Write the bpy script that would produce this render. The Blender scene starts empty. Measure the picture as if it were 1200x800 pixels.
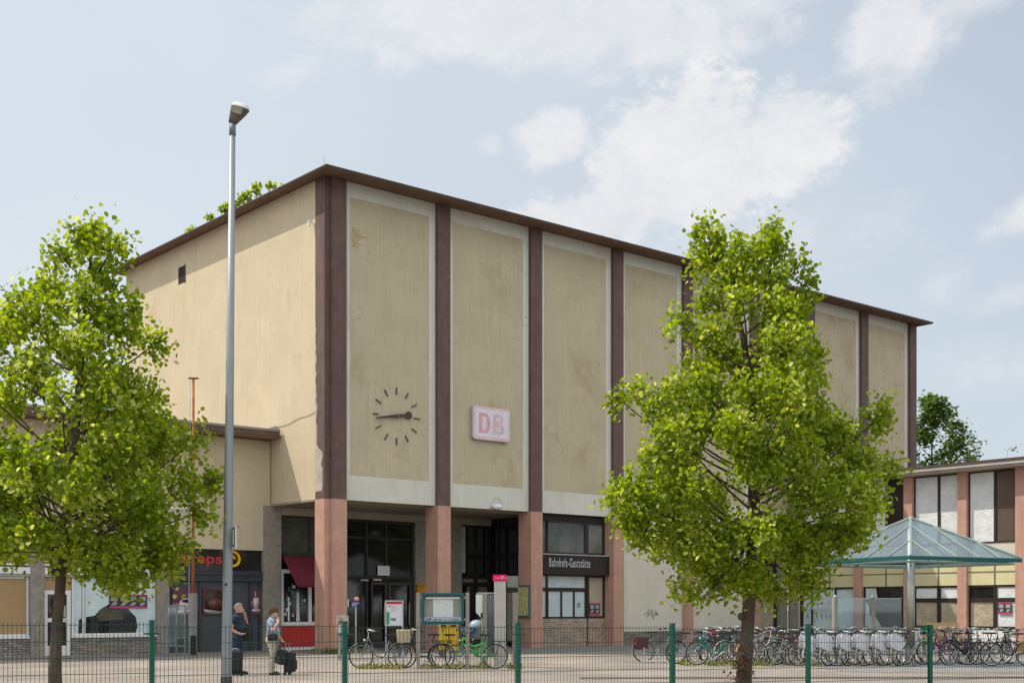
import bpy, math, random
import numpy as np
from mathutils import Vector, Matrix
R = math.radians
random.seed(7)
rng = np.random.default_rng(11)
SC = bpy.context.scene
COL = SC.collection

# ------------------------------------------------------------------ camera, sky, sun, exposure
FPX, EYE, HOR = 1506.0, 1.65, 712.5           # focal length in px of a 1200 px wide picture, eye height, horizon row
cam = bpy.data.cameras.new('camera')
cam.sensor_width = 36.0
cam.lens = 36.0 * FPX / 1200.0
cam.shift_y = (HOR - 400.0) / 1200.0
cam.clip_end = 3000.0
co = bpy.data.objects.new('camera', cam); COL.objects.link(co)
co.location = (0, 0, EYE); co.rotation_euler = (R(90), 0, 0)
SC.camera = co

SUN_XY = (-0.700, 0.056)                      # towards the sun, per unit of height
SUN_EL = math.atan2(1.0, math.hypot(*SUN_XY))
SUN_AZ = math.atan2(SUN_XY[0], SUN_XY[1])
sl = bpy.data.lights.new('sun', 'SUN')
sl.energy = 3.9; sl.angle = R(0.55); sl.color = (1.0, 0.93, 0.82)
so = bpy.data.objects.new('sun', sl); COL.objects.link(so)
so.rotation_euler = Vector((SUN_XY[0], SUN_XY[1], 1.0)).to_track_quat('Z', 'Y').to_euler()

def build_world():
    w = bpy.data.worlds.new('World'); SC.world = w; w.use_nodes = True
    nt = w.node_tree; nt.nodes.clear()
    N = lambda t: nt.nodes.new(t)
    L = nt.links.new
    def math_(op, a, b=None, c=None):
        n = N('ShaderNodeMath'); n.operation = op
        for i, v in enumerate((a, b, c)):
            if v is None: continue
            if isinstance(v, (int, float)): n.inputs[i].default_value = v
            else: L(v, n.inputs[i])
        return n.outputs[0]
    sky = N('ShaderNodeTexSky'); sky.sky_type = 'NISHITA'; sky.sun_disc = False
    sky.sun_elevation = SUN_EL; sky.sun_rotation = SUN_AZ
    sky.air_density = 1.0; sky.dust_density = 2.2; sky.ozone_density = 1.0
    bg = N('ShaderNodeBackground'); bg.inputs['Strength'].default_value = 0.105
    L(sky.outputs[0], bg.inputs['Color'])
    tc = N('ShaderNodeTexCoord'); sep = N('ShaderNodeSeparateXYZ'); L(tc.outputs['Generated'], sep.inputs[0])
    x, y, z = sep.outputs
    az = math_('ARCTAN2', x, y)
    el = math_('ARCTAN2', z, math_('SQRT', math_('ADD', math_('MULTIPLY', x, x), math_('MULTIPLY', y, y))))
    comb = N('ShaderNodeCombineXYZ'); L(az, comb.inputs[0]); L(math_('MULTIPLY', el, 1.35), comb.inputs[1])
    def noise(scale, detail, rough, off=0.0, dist=0.0):
        mp = N('ShaderNodeMapping'); L(comb.outputs[0], mp.inputs[0]); mp.inputs['Location'].default_value = (off, off * .7, off * .3)
        n = N('ShaderNodeTexNoise'); n.inputs['Scale'].default_value = scale; n.inputs['Detail'].default_value = detail
        n.inputs['Roughness'].default_value = rough; n.inputs['Distortion'].default_value = dist
        L(mp.outputs[0], n.inputs['Vector']); return n.outputs['Fac']
    n1 = noise(9, 7, .62, 3.1, .5); n2 = noise(34, 9, .66, 1.7, .3); n0 = noise(3.2, 5, .55, 8.2)
    warp = math_('ADD', math_('MULTIPLY', math_('SUBTRACT', n1, .5), 1.5), math_('MULTIPLY', math_('SUBTRACT', n2, .5), 1.1))
    # cloud banks: centre azimuth, elevation and half sizes (radians), tilt, softness, density
    def px(a, b):
        return math.atan((a - 600) / FPX), math.atan((HOR - b) / math.hypot(FPX, a - 600))
    banks = [(800, 195, 150, 100, .30, .30, 1.0), (700, 262, 110, 50, .05, .32, .95), (915, 160, 95, 66, .5, .4, .95),
             (645, 160, 66, 38, .0, .5, .9), (575, 170, 28, 18, 0, .8, .6),
             (640, 30, 330, 62, -.05, .6, .75), (450, 18, 150, 48, .1, .8, .6), (335, 85, 62, 20, .4, 1.0, .45), (790, 25, 200, 55, .2, .7, .6),
             (1045, 45, 85, 62, .55, .7, .85), (1120, 5, 120, 22, .1, .9, .6), (1190, 262, 52, 26, .3, .7, .8), (1180, 348, 70, 20, .2, 1.0, .55),
             (1110, 330, 55, 30, .4, 1.0, .4), (20, 362, 70, 22, .1, .8, .75), (1150, 430, 160, 40, .0, 1.2, .35), (860, 300, 260, 70, .05, 1.1, .55)]
    tot = None
    for (a, b, sx, sy, tilt, soft, dens) in banks:
        ca, ce = px(a, b); ra, re = sx / FPX, sy / FPX
        da = math_('SUBTRACT', az, ca); de = math_('SUBTRACT', el, ce)
        ct, st = math.cos(tilt), math.sin(tilt)
        u = math_('DIVIDE', math_('ADD', math_('MULTIPLY', da, ct), math_('MULTIPLY', de, st)), ra)
        v = math_('DIVIDE', math_('SUBTRACT', math_('MULTIPLY', de, ct), math_('MULTIPLY', da, st)), re)
        d = math_('SQRT', math_('ADD', math_('MULTIPLY', u, u), math_('MULTIPLY', v, v)))
        e = math_('ADD', math_('SUBTRACT', 1.0, d), warp)
        mr = N('ShaderNodeMapRange'); mr.interpolation_type = 'SMOOTHSTEP'
        L(e, mr.inputs[0]); mr.inputs[1].default_value = 0.0; mr.inputs[2].default_value = soft
        mr.inputs[3].default_value = 0.0; mr.inputs[4].default_value = dens
        tot = mr.outputs[0] if tot is None else math_('MAXIMUM', tot, mr.outputs[0])
    # unseen bright cloud added behind and beside the camera to lift shaded fronts
    away = N('ShaderNodeMapRange'); L(y, away.inputs[0]); away.inputs[1].default_value = .55; away.inputs[2].default_value = .0
    away.inputs[3].default_value = 0.0; away.inputs[4].default_value = 1.0
    nn = N('ShaderNodeMapRange'); nn.interpolation_type = 'SMOOTHSTEP'; L(n0, nn.inputs[0]); nn.inputs[1].default_value = .36; nn.inputs[2].default_value = .55
    nn.inputs[3].default_value = .35; nn.inputs[4].default_value = 1.0
    rest = math_('MULTIPLY', away.outputs[0], nn.outputs[0])
    # thin haze veil everywhere, thicker towards the horizon
    veil = N('ShaderNodeMapRange'); L(el, veil.inputs[0]); veil.inputs[1].default_value = 0.0; veil.inputs[2].default_value = .5
    veil.inputs[3].default_value = .90; veil.inputs[4].default_value = .74
    tos = N('ShaderNodeMapRange'); L(az, tos.inputs[0]); tos.inputs[1].default_value = -.45; tos.inputs[2].default_value = .45
    tos.inputs[3].default_value = .16; tos.inputs[4].default_value = -.14
    veiln = math_('MULTIPLY_ADD', math_('SUBTRACT', n0, .5), .35, math_('ADD', veil.outputs[0], tos.outputs[0])); veiln.node.use_clamp = True
    vb = N('ShaderNodeBackground'); vb.inputs['Color'].default_value = (.62, .68, .738, 1); vb.inputs['Strength'].default_value = 1.0
    m1 = N('ShaderNodeMixShader'); L(veiln, m1.inputs[0]); L(bg.outputs[0], m1.inputs[1]); L(vb.outputs[0], m1.inputs[2])
    # cloud brightness
    cb = N('ShaderNodeBackground')
    shade = N('ShaderNodeMix'); shade.data_type = 'RGBA'
    L(math_('MULTIPLY_ADD', math_('SUBTRACT', n2, .5), 1.1, math_('MULTIPLY_ADD', math_('SUBTRACT', n1, .5), 1.3, .6)), shade.inputs[0])
    shade.inputs[6].default_value = (.60, .63, .675, 1); shade.inputs[7].default_value = (.77, .765, .77, 1)
    L(shade.outputs[2], cb.inputs['Color']); cb.inputs['Strength'].default_value = 1.0
    m2 = N('ShaderNodeMixShader'); L(tot, m2.inputs[0]); L(m1.outputs[0], m2.inputs[1]); L(cb.outputs[0], m2.inputs[2])
    rb = N('ShaderNodeBackground'); rb.inputs['Color'].default_value = (.97, .985, 1, 1); rb.inputs['Strength'].default_value = FILL_CLOUD
    m3 = N('ShaderNodeMixShader'); L(rest, m3.inputs[0]); L(m2.outputs[0], m3.inputs[1]); L(rb.outputs[0], m3.inputs[2])
    out = N('ShaderNodeOutputWorld'); L(m3.outputs[0], out.inputs['Surface'])
FILL_CLOUD = 1.2
build_world()
vs = SC.view_settings
vs.view_transform = 'Standard'; vs.look = 'None'; vs.gamma = 1.0; vs.use_curve_mapping = False
vs.exposure = 0.22
SC.cycles.max_bounces = 6; SC.cycles.transparent_max_bounces = 12
SC.cycles.use_denoising = True

# ------------------------------------------------------------------ materials
MATS = {}
def M(name, col, rough=.85, var=.12, scale=1.5, spec=.3, bump=0.0, bscale=40., metal=0.0, streak=0.0, stain=None, stain_amt=0., coat=0.):
    if name in MATS: return MATS[name]
    m = bpy.data.materials.new(name); m.use_nodes = True
    nt = m.node_tree; b = nt.nodes['Principled BSDF']; L = nt.links.new
    b.inputs['Roughness'].default_value = rough; b.inputs['Metallic'].default_value = metal
    b.inputs['Specular IOR Level'].default_value = spec
    if coat: b.inputs['Coat Weight'].default_value = coat; b.inputs['Coat Roughness'].default_value = .04
    tc = nt.nodes.new('ShaderNodeTexCoord'); src = tc.outputs['Object']
    def noise(sc, det, vec=src, mapping=None):
        n = nt.nodes.new('ShaderNodeTexNoise'); n.inputs['Scale'].default_value = sc; n.inputs['Detail'].default_value = det; n.inputs['Roughness'].default_value = .62
        if mapping:
            mp = nt.nodes.new('ShaderNodeMapping'); mp.inputs['Scale'].default_value = mapping; L(src, mp.inputs[0]); L(mp.outputs[0], n.inputs['Vector'])
        else: L(vec, n.inputs['Vector'])
        return n.outputs['Fac']
    def mix(fac, a, c):
        x = nt.nodes.new('ShaderNodeMix'); x.data_type = 'RGBA'
        if isinstance(fac, (int, float)): x.inputs[0].default_value = fac
        else: L(fac, x.inputs[0])
        for i, v in ((6, a), (7, c)):
            if isinstance(v, tuple): x.inputs[i].default_value = (*v[:3], 1)
            else: L(v, x.inputs[i])
        return x.outputs[2]
    def ramp(f, lo, hi):
        r = nt.nodes.new('ShaderNodeMapRange'); L(f, r.inputs[0]); r.inputs[1].default_value = lo; r.inputs[2].default_value = hi; return r.outputs[0]
    c = tuple(col)
    if var:
        lo = tuple(v * (1 - var) for v in c); hi = tuple(min(.95, v * (1 + var)) for v in c)
        cur = mix(ramp(noise(scale, 6), .3, .7), lo, hi)
    else: cur = c
    if streak:
        cur = mix(ramp(noise(2.2, 5, mapping=(2.2, 2.2, .12)), .45, .75), cur, tuple(v * (1 - streak) for v in c))
    if stain:
        cur = mix(ramp(noise(.55, 7), .56, .72), cur, stain) if stain_amt == 0 else mix(ramp(noise(.55, 7), .60, .60 + .25 / max(stain_amt, .1)), cur, stain)
    if isinstance(cur, tuple): b.inputs['Base Color'].default_value = (*cur, 1)
    else: L(cur, b.inputs['Base Color'])
    if bump:
        bp = nt.nodes.new('ShaderNodeBump'); bp.inputs['Strength'].default_value = bump; bp.inputs['Distance'].default_value = .02 if bscale > 5 else .09
        L(noise(bscale, 5), bp.inputs['Height']); L(bp.outputs[0], b.inputs['Normal'])
    MATS[name] = m; return m

def brickmat(name, c1, c2, mortar, bw, bh, swap='xz', msize=.012):
    m = bpy.data.materials.new(name); m.use_nodes = True; nt = m.node_tree; b = nt.nodes['Principled BSDF']; L = nt.links.new
    b.inputs['Roughness'].default_value = .88
    tc = nt.nodes.new('ShaderNodeTexCoord'); s = nt.nodes.new('ShaderNodeSeparateXYZ'); L(tc.outputs['Object'], s.inputs[0])
    cb = nt.nodes.new('ShaderNodeCombineXYZ')
    L(s.outputs['XYZ'.index(swap[0].upper())], cb.inputs[0]); L(s.outputs['XYZ'.index(swap[1].upper())], cb.inputs[1])
    t = nt.nodes.new('ShaderNodeTexBrick'); L(cb.outputs[0], t.inputs['Vector'])
    t.inputs['Scale'].default_value = 1.0; t.inputs['Brick Width'].default_value = bw; t.inputs['Row Height'].default_value = bh
    t.inputs['Mortar Size'].default_value = msize; t.inputs['Color1'].default_value = (*c1, 1); t.inputs['Color2'].default_value = (*c2, 1); t.inputs['Mortar'].default_value = (*mortar, 1)
    n = nt.nodes.new('ShaderNodeTexNoise'); n.inputs['Scale'].default_value = 2.0; n.inputs['Detail'].default_value = 8; L(tc.outputs['Object'], n.inputs['Vector'])
    x = nt.nodes.new('ShaderNodeMix'); x.data_type = 'RGBA'; x.blend_type = 'MULTIPLY'; x.inputs[0].default_value = .75
    r = nt.nodes.new('ShaderNodeMapRange'); L(n.outputs['Fac'], r.inputs[0]); r.inputs[1].default_value = .25; r.inputs[2].default_value = .75; r.inputs[3].default_value = .62; r.inputs[4].default_value = 1.2
    cc = nt.nodes.new('ShaderNodeCombineColor'); [L(r.outputs[0], cc.inputs[i]) for i in range(3)]
    L(t.outputs['Color'], x.inputs[6]); L(cc.outputs[0], x.inputs[7]); L(x.outputs[2], b.inputs['Base Color'])
    bp = nt.nodes.new('ShaderNodeBump'); bp.inputs['Strength'].default_value = .5; bp.inputs['Distance'].default_value = .01; bp.invert = True
    L(t.outputs['Fac'], bp.inputs['Height']); L(bp.outputs[0], b.inputs['Normal'])
    MATS[name] = m; return m

def plaster(name, col, crack=0.0, stain=(.36, .25, .10), stain_amt=.5, streak=.10, crackz=None):
    """painted render: cloudy tone, rain streaks, rusty stains and hairline cracks"""
    m = bpy.data.materials.new(name); m.use_nodes = True; nt = m.node_tree; b = nt.nodes['Principled BSDF']; L = nt.links.new
    b.inputs['Roughness'].default_value = .92; b.inputs['Specular IOR Level'].default_value = .15
    tc = nt.nodes.new('ShaderNodeTexCoord'); oi = nt.nodes.new('ShaderNodeObjectInfo')
    ad = nt.nodes.new('ShaderNodeVectorMath'); ad.operation = 'MULTIPLY_ADD'
    L(oi.outputs['Random'], ad.inputs[0]); ad.inputs[1].default_value = (37, 23, 51); L(tc.outputs['Object'], ad.inputs[2]); src = ad.outputs[0]
    def noise(sc, det, mapping=(1, 1, 1), rough=.6):
        mp = nt.nodes.new('ShaderNodeMapping'); mp.inputs['Scale'].default_value = mapping; L(src, mp.inputs[0])
        n = nt.nodes.new('ShaderNodeTexNoise'); n.inputs['Scale'].default_value = sc; n.inputs['Detail'].default_value = det; n.inputs['Roughness'].default_value = rough
        L(mp.outputs[0], n.inputs['Vector']); return n
    def rng_(s, a, b_, lo=0., hi=1.):
        r = nt.nodes.new('ShaderNodeMapRange'); L(s, r.inputs[0]); r.inputs[1].default_value = a; r.inputs[2].default_value = b_; r.inputs[3].default_value = lo; r.inputs[4].default_value = hi; return r.outputs[0]
    def mix(f, a, c):
        x = nt.nodes.new('ShaderNodeMix'); x.data_type = 'RGBA'; L(f, x.inputs[0])
        for i, v in ((6, a), (7, c)):
            if isinstance(v, tuple): x.inputs[i].default_value = (*v, 1)
            else: L(v, x.inputs[i])
        return x.outputs[2]
    c = col
    cur = mix(rng_(noise(.7, 6).outputs['Fac'], .3, .7), tuple(v * .9 for v in c), tuple(v * 1.08 for v in c))
    cur = mix(rng_(noise(7, 8, (1, 1, .8), .72).outputs['Fac'], .35, .65, 0, .55), cur, tuple(v * .86 for v in c))
    cur = mix(rng_(noise(3.2, 6, (2.6, 2.6, .09), .7).outputs['Fac'], .48, .78, 0, streak * 4), cur, tuple(v * .72 for v in c))
    cur = mix(rng_(noise(2.6, 5, (2.4, 2.4, .12), .7).outputs['Fac'], .5, .8, 0, streak * 3), cur, tuple(min(.9, v * 1.22) for v in c))
    cur = mix(rng_(noise(.42, 9, (1, 1, .8), .68).outputs['Fac'], .56, .74, 0, stain_amt), cur, stain)
    if crack:
        v = nt.nodes.new('ShaderNodeTexVoronoi'); v.feature = 'DISTANCE_TO_EDGE'; v.inputs['Scale'].default_value = .9
        dn = noise(1.2, 6); mp = nt.nodes.new('ShaderNodeVectorMath'); mp.operation = 'MULTIPLY_ADD'
        L(dn.outputs['Color'], mp.inputs[0]); mp.inputs[1].default_value = (1.1, 1.1, 1.1); L(src, mp.inputs[2]); L(mp.outputs[0], v.inputs['Vector'])
        ln = rng_(v.outputs['Distance'], .002, .011, 1., 0.)
        gate = rng_(noise(.35, 3).outputs['Fac'], .62 - .25 * crack, .70 - .2 * crack)
        mu = nt.nodes.new('ShaderNodeMath'); mu.operation = 'MULTIPLY'; L(ln, mu.inputs[0]); L(gate, mu.inputs[1])
        m2 = nt.nodes.new('ShaderNodeMath'); m2.operation = 'MULTIPLY'; L(mu.outputs[0], m2.inputs[0]); m2.inputs[1].default_value = .38 if crack < .5 else .7
        cur = mix(m2.outputs[0], cur, (.13, .09, .05))
    L(cur, b.inputs['Base Color'])
    bp = nt.nodes.new('ShaderNodeBump'); bp.inputs['Strength'].default_value = .35; bp.inputs['Distance'].default_value = .01
    L(noise(55, 4).outputs['Fac'], bp.inputs['Height']); L(bp.outputs[0], b.inputs['Normal'])
    MATS[name] = m; return m

def glassmat(name, tint, gloss=.16):
    m = bpy.data.materials.new(name); m.use_nodes = True; nt = m.node_tree; nt.nodes.clear(); L = nt.links.new
    t = nt.nodes.new('ShaderNodeBsdfTransparent'); t.inputs[0].default_value = (*tint, 1)
    g = nt.nodes.new('ShaderNodeBsdfGlossy'); g.inputs['Roughness'].default_value = .03
    d = nt.nodes.new('ShaderNodeBsdfDiffuse'); d.inputs[0].default_value = (.35, .42, .45, 1)
    lw = nt.nodes.new('ShaderNodeLayerWeight'); lw.inputs['Blend'].default_value = .5
    pw = nt.nodes.new('ShaderNodeMath'); pw.operation = 'POWER'; L(lw.outputs['Facing'], pw.inputs[0]); pw.inputs[1].default_value = 3.5
    fr = nt.nodes.new('ShaderNodeMath'); fr.operation = 'MULTIPLY_ADD'; fr.use_clamp = True; L(pw.outputs[0], fr.inputs[0]); fr.inputs[1].default_value = .55; fr.inputs[2].default_value = gloss * .5
    mx = nt.nodes.new('ShaderNodeMixShader'); L(fr.outputs[0], mx.inputs[0]); L(t.outputs[0], mx.inputs[1]); L(g.outputs[0], mx.inputs[2])
    m3 = nt.nodes.new('ShaderNodeMixShader'); m3.inputs[0].default_value = .05; L(mx.outputs[0], m3.inputs[1]); L(d.outputs[0], m3.inputs[2])
    o = nt.nodes.new('ShaderNodeOutputMaterial'); L(m3.outputs[0], o.inputs[0]); MATS[name] = m; return m

def leafmat(name, dark, light, pale, pale_share=.14, transl=.42):
    m = bpy.data.materials.new(name); m.use_nodes = True; nt = m.node_tree; nt.nodes.clear(); L = nt.links.new
    g = nt.nodes.new('ShaderNodeNewGeometry')
    cr = nt.nodes.new('ShaderNodeValToRGB')
    tc = nt.nodes.new('ShaderNodeTexCoord'); nz = nt.nodes.new('ShaderNodeTexNoise'); nz.inputs['Scale'].default_value = 1.3; nz.inputs['Detail'].default_value = 3; L(tc.outputs['Object'], nz.inputs['Vector'])
    mr = nt.nodes.new('ShaderNodeMapRange'); L(nz.outputs['Fac'], mr.inputs[0]); mr.inputs[1].default_value = .3; mr.inputs[2].default_value = .7; mr.inputs[3].default_value = -.30; mr.inputs[4].default_value = .22
    ad = nt.nodes.new('ShaderNodeMath'); ad.operation = 'ADD'; ad.use_clamp = True; L(g.outputs['Random Per Island'], ad.inputs[0]); L(mr.outputs[0], ad.inputs[1]); L(ad.outputs[0], cr.inputs[0])
    e = cr.color_ramp.elements
    e[0].position = 0; e[0].color = (*dark, 1); e[1].position = 1 - pale_share; e[1].color = (*light, 1)
    k = e.new(min(.999, 1 - pale_share + .03)); k.color = (*pale, 1)
    p = nt.nodes.new('ShaderNodeBsdfPrincipled'); p.inputs['Roughness'].default_value = .45; p.inputs['Specular IOR Level'].default_value = .35
    L(cr.outputs[0], p.inputs['Base Color'])
    t = nt.nodes.new('ShaderNodeBsdfTranslucent')
    hs = nt.nodes.new('ShaderNodeHueSaturation'); hs.inputs['Value'].default_value = 1.5; hs.inputs['Saturation'].default_value = 1.08; hs.inputs['Hue'].default_value = .488
    L(cr.outputs[0], hs.inputs['Color']); L(hs.outputs[0], t.inputs[0])
    mx = nt.nodes.new('ShaderNodeMixShader'); mx.inputs[0].default_value = transl; L(p.outputs[0], mx.inputs[1]); L(t.outputs[0], mx.inputs[2])
    o = nt.nodes.new('ShaderNodeOutputMaterial'); L(mx.outputs[0], o.inputs[0]); MATS[name] = m; return m

# ------------------------------------------------------------------ mesh helpers
class MB:
    def __init__(s): s.v = []; s.f = []; s.mi = []; s.cur = 0
    def mat(s, i): s.cur = i; return s
    def face(s, idx): s.f.append(tuple(idx)); s.mi.append(s.cur)
    def quad(s, *p):
        n = len(s.v); s.v += [tuple(q) for q in p]; s.face(range(n, n + len(p)))
    def box(s, x0, x1, y0, y1, z0, z1):
        n = len(s.v)
        s.v += [(x0, y0, z0), (x1, y0, z0), (x1, y1, z0), (x0, y1, z0), (x0, y0, z1), (x1, y0, z1), (x1, y1, z1), (x0, y1, z1)]
        for f in ((0, 3, 2, 1), (4, 5, 6, 7), (0, 1, 5, 4), (1, 2, 6, 5), (2, 3, 7, 6), (3, 0, 4, 7)): s.face([n + i for i in f])
        return s
    def prism(s, pts, vec):
        n = len(s.v); k = len(pts); vec = Vector(vec)
        nrm = Vector((0, 0, 0)); P = [Vector(p) for p in pts]
        for i in range(k): nrm += P[i].cross(P[(i + 1) % k])
        if nrm.dot(vec) > 0: P = P[::-1]
        s.v += [tuple(p) for p in P] + [tuple(p + vec) for p in P]
        s.face(range(n, n + k)); s.face(range(n + 2 * k - 1, n + k - 1, -1))
        for i in range(k):
            j = (i + 1) % k; s.face((n + j, n + i, n + k + i, n + k + j))
        return s
    def tube(s, pts, r, n=6, closed=False, cap=True):
        P = [Vector(p) for p in pts]; k = len(P); rr = r if isinstance(r, (list, tuple)) else [r] * k
        base = len(s.v); up = None
        for i in range(k):
            a = P[(i - 1) % k] if (closed or i > 0) else P[i]; b = P[(i + 1) % k] if (closed or i < k - 1) else P[i]
            t = (b - a)
            if t.length < 1e-9: t = Vector((0, 0, 1))
            t.normalize()
            if up is None:
                up = Vector((0, 0, 1)) if abs(t.z) < .9 else Vector((1, 0, 0))
            u = (up - t * up.dot(t))
            if u.length < 1e-6: u = t.orthogonal()
            u.normalize(); w = t.cross(u); up = u
            for j in range(n):
                q = 2 * math.pi * j / n; s.v.append(tuple(P[i] + (u * math.cos(q) + w * math.sin(q)) * rr[i]))
        for i in range(k if closed else k - 1):
            i2 = (i + 1) % k
            for j in range(n):
                j2 = (j + 1) % n; s.face((base + i * n + j, base + i * n + j2, base + i2 * n + j2, base + i2 * n + j))
        if cap and not closed:
            s.face([base + j for j in range(n - 1, -1, -1)]); s.face([base + (k - 1) * n + j for j in range(n)])
        return s
    def ring(s, c, r, tr, axis='y', n=24, m=6, a0=0., a1=2 * math.pi):
        full = abs(a1 - a0 - 2 * math.pi) < 1e-6; k = n if full else n + 1; pts = []
        for i in range(k):
            a = a0 + (a1 - a0) * i / n; ca, sa = math.cos(a) * r, math.sin(a) * r
            pts.append((c[0] + ca, c[1], c[2] + sa) if axis == 'y' else (c[0], c[1] + ca, c[2] + sa) if axis == 'x' else (c[0] + ca, c[1] + sa, c[2]))
        return s.tube(pts, tr, m, closed=full)
    def ell(s, c, r, nu=14, nv=9):
        base = len(s.v); s.v.append((c[0], c[1], c[2] - r[2]))
        for i in range(1, nv):
            ph = -math.pi / 2 + math.pi * i / nv
            for j in range(nu):
                q = 2 * math.pi * j / nu; s.v.append((c[0] + r[0] * math.cos(ph) * math.cos(q), c[1] + r[1] * math.cos(ph) * math.sin(q), c[2] + r[2] * math.sin(ph)))
        s.v.append((c[0], c[1], c[2] + r[2])); top = len(s.v) - 1
        for j in range(nu): s.face((base, base + 1 + (j + 1) % nu, base + 1 + j))
        for i in range(nv - 2):
            for j in range(nu):
                a = base + 1 + i * nu; s.face((a + j, a + (j + 1) % nu, a + nu + (j + 1) % nu, a + nu + j))
        a = base + 1 + (nv - 2) * nu
        for j in range(nu): s.face((top, a + j, a + (j + 1) % nu))
        return s
    def cap(s, a, b, ra, rb, n=10):
        """tapered limb with round ends"""
        a, b = Vector(a), Vector(b); s.tube([a, a.lerp(b, .33), a.lerp(b, .66), b], [ra, ra * .67 + rb * .33, ra * .33 + rb * .67, rb], n)
        s.ell(a, (ra,) * 3, 10, 7); s.ell(b, (rb,) * 3, 10, 7); return s
    def mesh(s, name, mats):
        me = bpy.data.meshes.new(name); me.from_pydata(s.v, [], s.f)
        for m in (mats if isinstance(mats, (list, tuple)) else [mats]): me.materials.append(m)
        if any(s.mi): me.polygons.foreach_set('material_index', s.mi)
        return me
    def build(s, name, mats, parent=None, smooth=False, bevel=0., loc=None, rotz=0.):
        me = s.mesh(name, mats)
        o = bpy.data.objects.new(name, me); COL.objects.link(o)
        if smooth: me.polygons.foreach_set('use_smooth', [True] * len(me.polygons))
        if bevel:
            b = o.modifiers.new('bevel', 'BEVEL'); b.width = bevel; b.segments = 2; b.limit_method = 'ANGLE'; b.angle_limit = R(40)
        if parent is not None: o.parent = parent
        if loc is not None: o.location = loc
        o.rotation_euler.z = rotz
        return o
def tag(o, label, cat, group=None):
    o['label'] = label; o['category'] = cat
    if group: o['group'] = group
    return o
def thing(name, label, cat, loc=(0, 0, 0), rotz=0., group=None):
    o = bpy.data.objects.new(name, None); COL.objects.link(o); o.location = loc; o.rotation_euler.z = rotz; o.empty_display_size = .2
    return tag(o, label, cat, group)
def struct(o): o['kind'] = 'structure'; return o
def stuff(o): o['kind'] = 'stuff'; return o
def B(x0, x1, y0, y1, z0, z1): return MB().box(x0, x1, y0, y1, z0, z1)
def text_mesh(name, s, m, width, height, extrude=.01, bold=0.0, space=1.0):
    cu = bpy.data.curves.new(name, 'FONT'); cu.body = s; cu.size = 1.0; cu.extrude = 0.02; cu.offset = bold; cu.space_character = space
    o = bpy.data.objects.new(name, cu); COL.objects.link(o)
    dg = bpy.context.evaluated_depsgraph_get(); me = bpy.data.meshes.new_from_object(o.evaluated_get(dg))
    bpy.data.objects.remove(o); bpy.data.curves.remove(cu)
    a = np.empty(len(me.vertices) * 3); me.vertices.foreach_get('co', a); a = a.reshape(-1, 3)
    mn, mx = a.min(0), a.max(0); a[:, 0] = (a[:, 0] - mn[0]) / (mx[0] - mn[0]) * width; a[:, 1] = (a[:, 1] - mn[1]) / (mx[1] - mn[1]) * height
    a[:, 2] = a[:, 2] / .04 * extrude + extrude / 2
    # stand it up: x -> x, y -> z, front -> -y
    out = np.stack([a[:, 0], -a[:, 2], a[:, 1]], 1)
    me.vertices.foreach_set('co', out.ravel()); me.materials.clear(); me.materials.append(m); me.name = name; me.update()
    return me
def text(name, s, m, width, height, loc, parent=None, rotz=0., extrude=.012, bold=0., space=1.0):
    o = bpy.data.objects.new(name, text_mesh(name, s, m, width, height, extrude, bold, space)); COL.objects.link(o)
    o.location = loc; o.rotation_euler.z = rotz
    if parent is not None: o.parent = parent
    return o

# ------------------------------------------------------------------ where things stand
TH = math.atan2(1506, 1780); CT, ST = math.cos(TH), math.sin(TH)
CX, CY = -6.6, 46.9                            # front corner of the station hall
def W(x, y, z=0.0): return Vector((CX + CT * x - ST * y, CY + ST * x + CT * y, z))   # hall frame (x along the front, y inwards) to world
def at(px, Y, z=0.0): return Vector(((px - 600.0) * Y / FPX, Y, z))                  # a spot Y metres away along a bearing
def zof(py, Y): return EYE + (HOR - py) * Y / FPX

# ------------------------------------------------------------------ material palette
cream = plaster('cream_render', (.55, .462, .325), crack=.12, stain=(.42, .31, .16), stain_amt=.6, streak=.10)
wingcream = plaster('wing_render', (.52, .45, .315), stain_amt=.25, streak=.06)
olive = plaster('panel_render', (.47, .415, .288), crack=.4, stain=(.33, .25, .13), stain_amt=.75, streak=.12)
olive_worn = plaster('worn_panel_render', (.475, .415, .29), crack=.95, stain=(.33, .22, .10), stain_amt=.6, streak=.14)
offwhite = plaster('white_render', (.60, .595, .53), crack=.25, stain=(.40, .36, .27), stain_amt=.7, streak=.10)
lowwhite = plaster('lower_white_render', (.60, .57, .48), stain=(.48, .44, .36), stain_amt=.3, streak=.05)
brown = M('brown_paint', (.125, .078, .07), .75, .22, 2.2, streak=.25, stain=(.19, .145, .13), stain_amt=.3)
pink = M('salmon_paint', (.45, .262, .20), .85, .15, 2.0, streak=.16, stain=(.34, .19, .145), stain_amt=.3)
peel = M('peeled_render', (.40, .33, .29), .9, .2, 3)
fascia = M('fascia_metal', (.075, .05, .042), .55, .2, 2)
fascia_lit = M('fascia_sunlit', (.105, .07, .055), .7, .15, 2)  # lighter tone paints the lower roof edges as sunlit
soffit = M('soffit_boards', (.15, .085, .055), .75, .18, 1.4)
darkg = M('dark_window_glass', (.012, .014, .014), .04, 0, spec=.55)
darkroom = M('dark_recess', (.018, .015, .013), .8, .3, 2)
black = M('black_metal', (.02, .019, .018), .45, .2, 3)
bframe = M('dark_bronze_frame', (.03, .022, .02), .45, .2, 3)
stone = M('pier_stone', (.25, .225, .19), .85, .25, 5, bump=.25, bscale=18)
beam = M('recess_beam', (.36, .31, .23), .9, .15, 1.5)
whitef = M('white_window_frame', (.66, .66, .65), .5, .06, 3)
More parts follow.
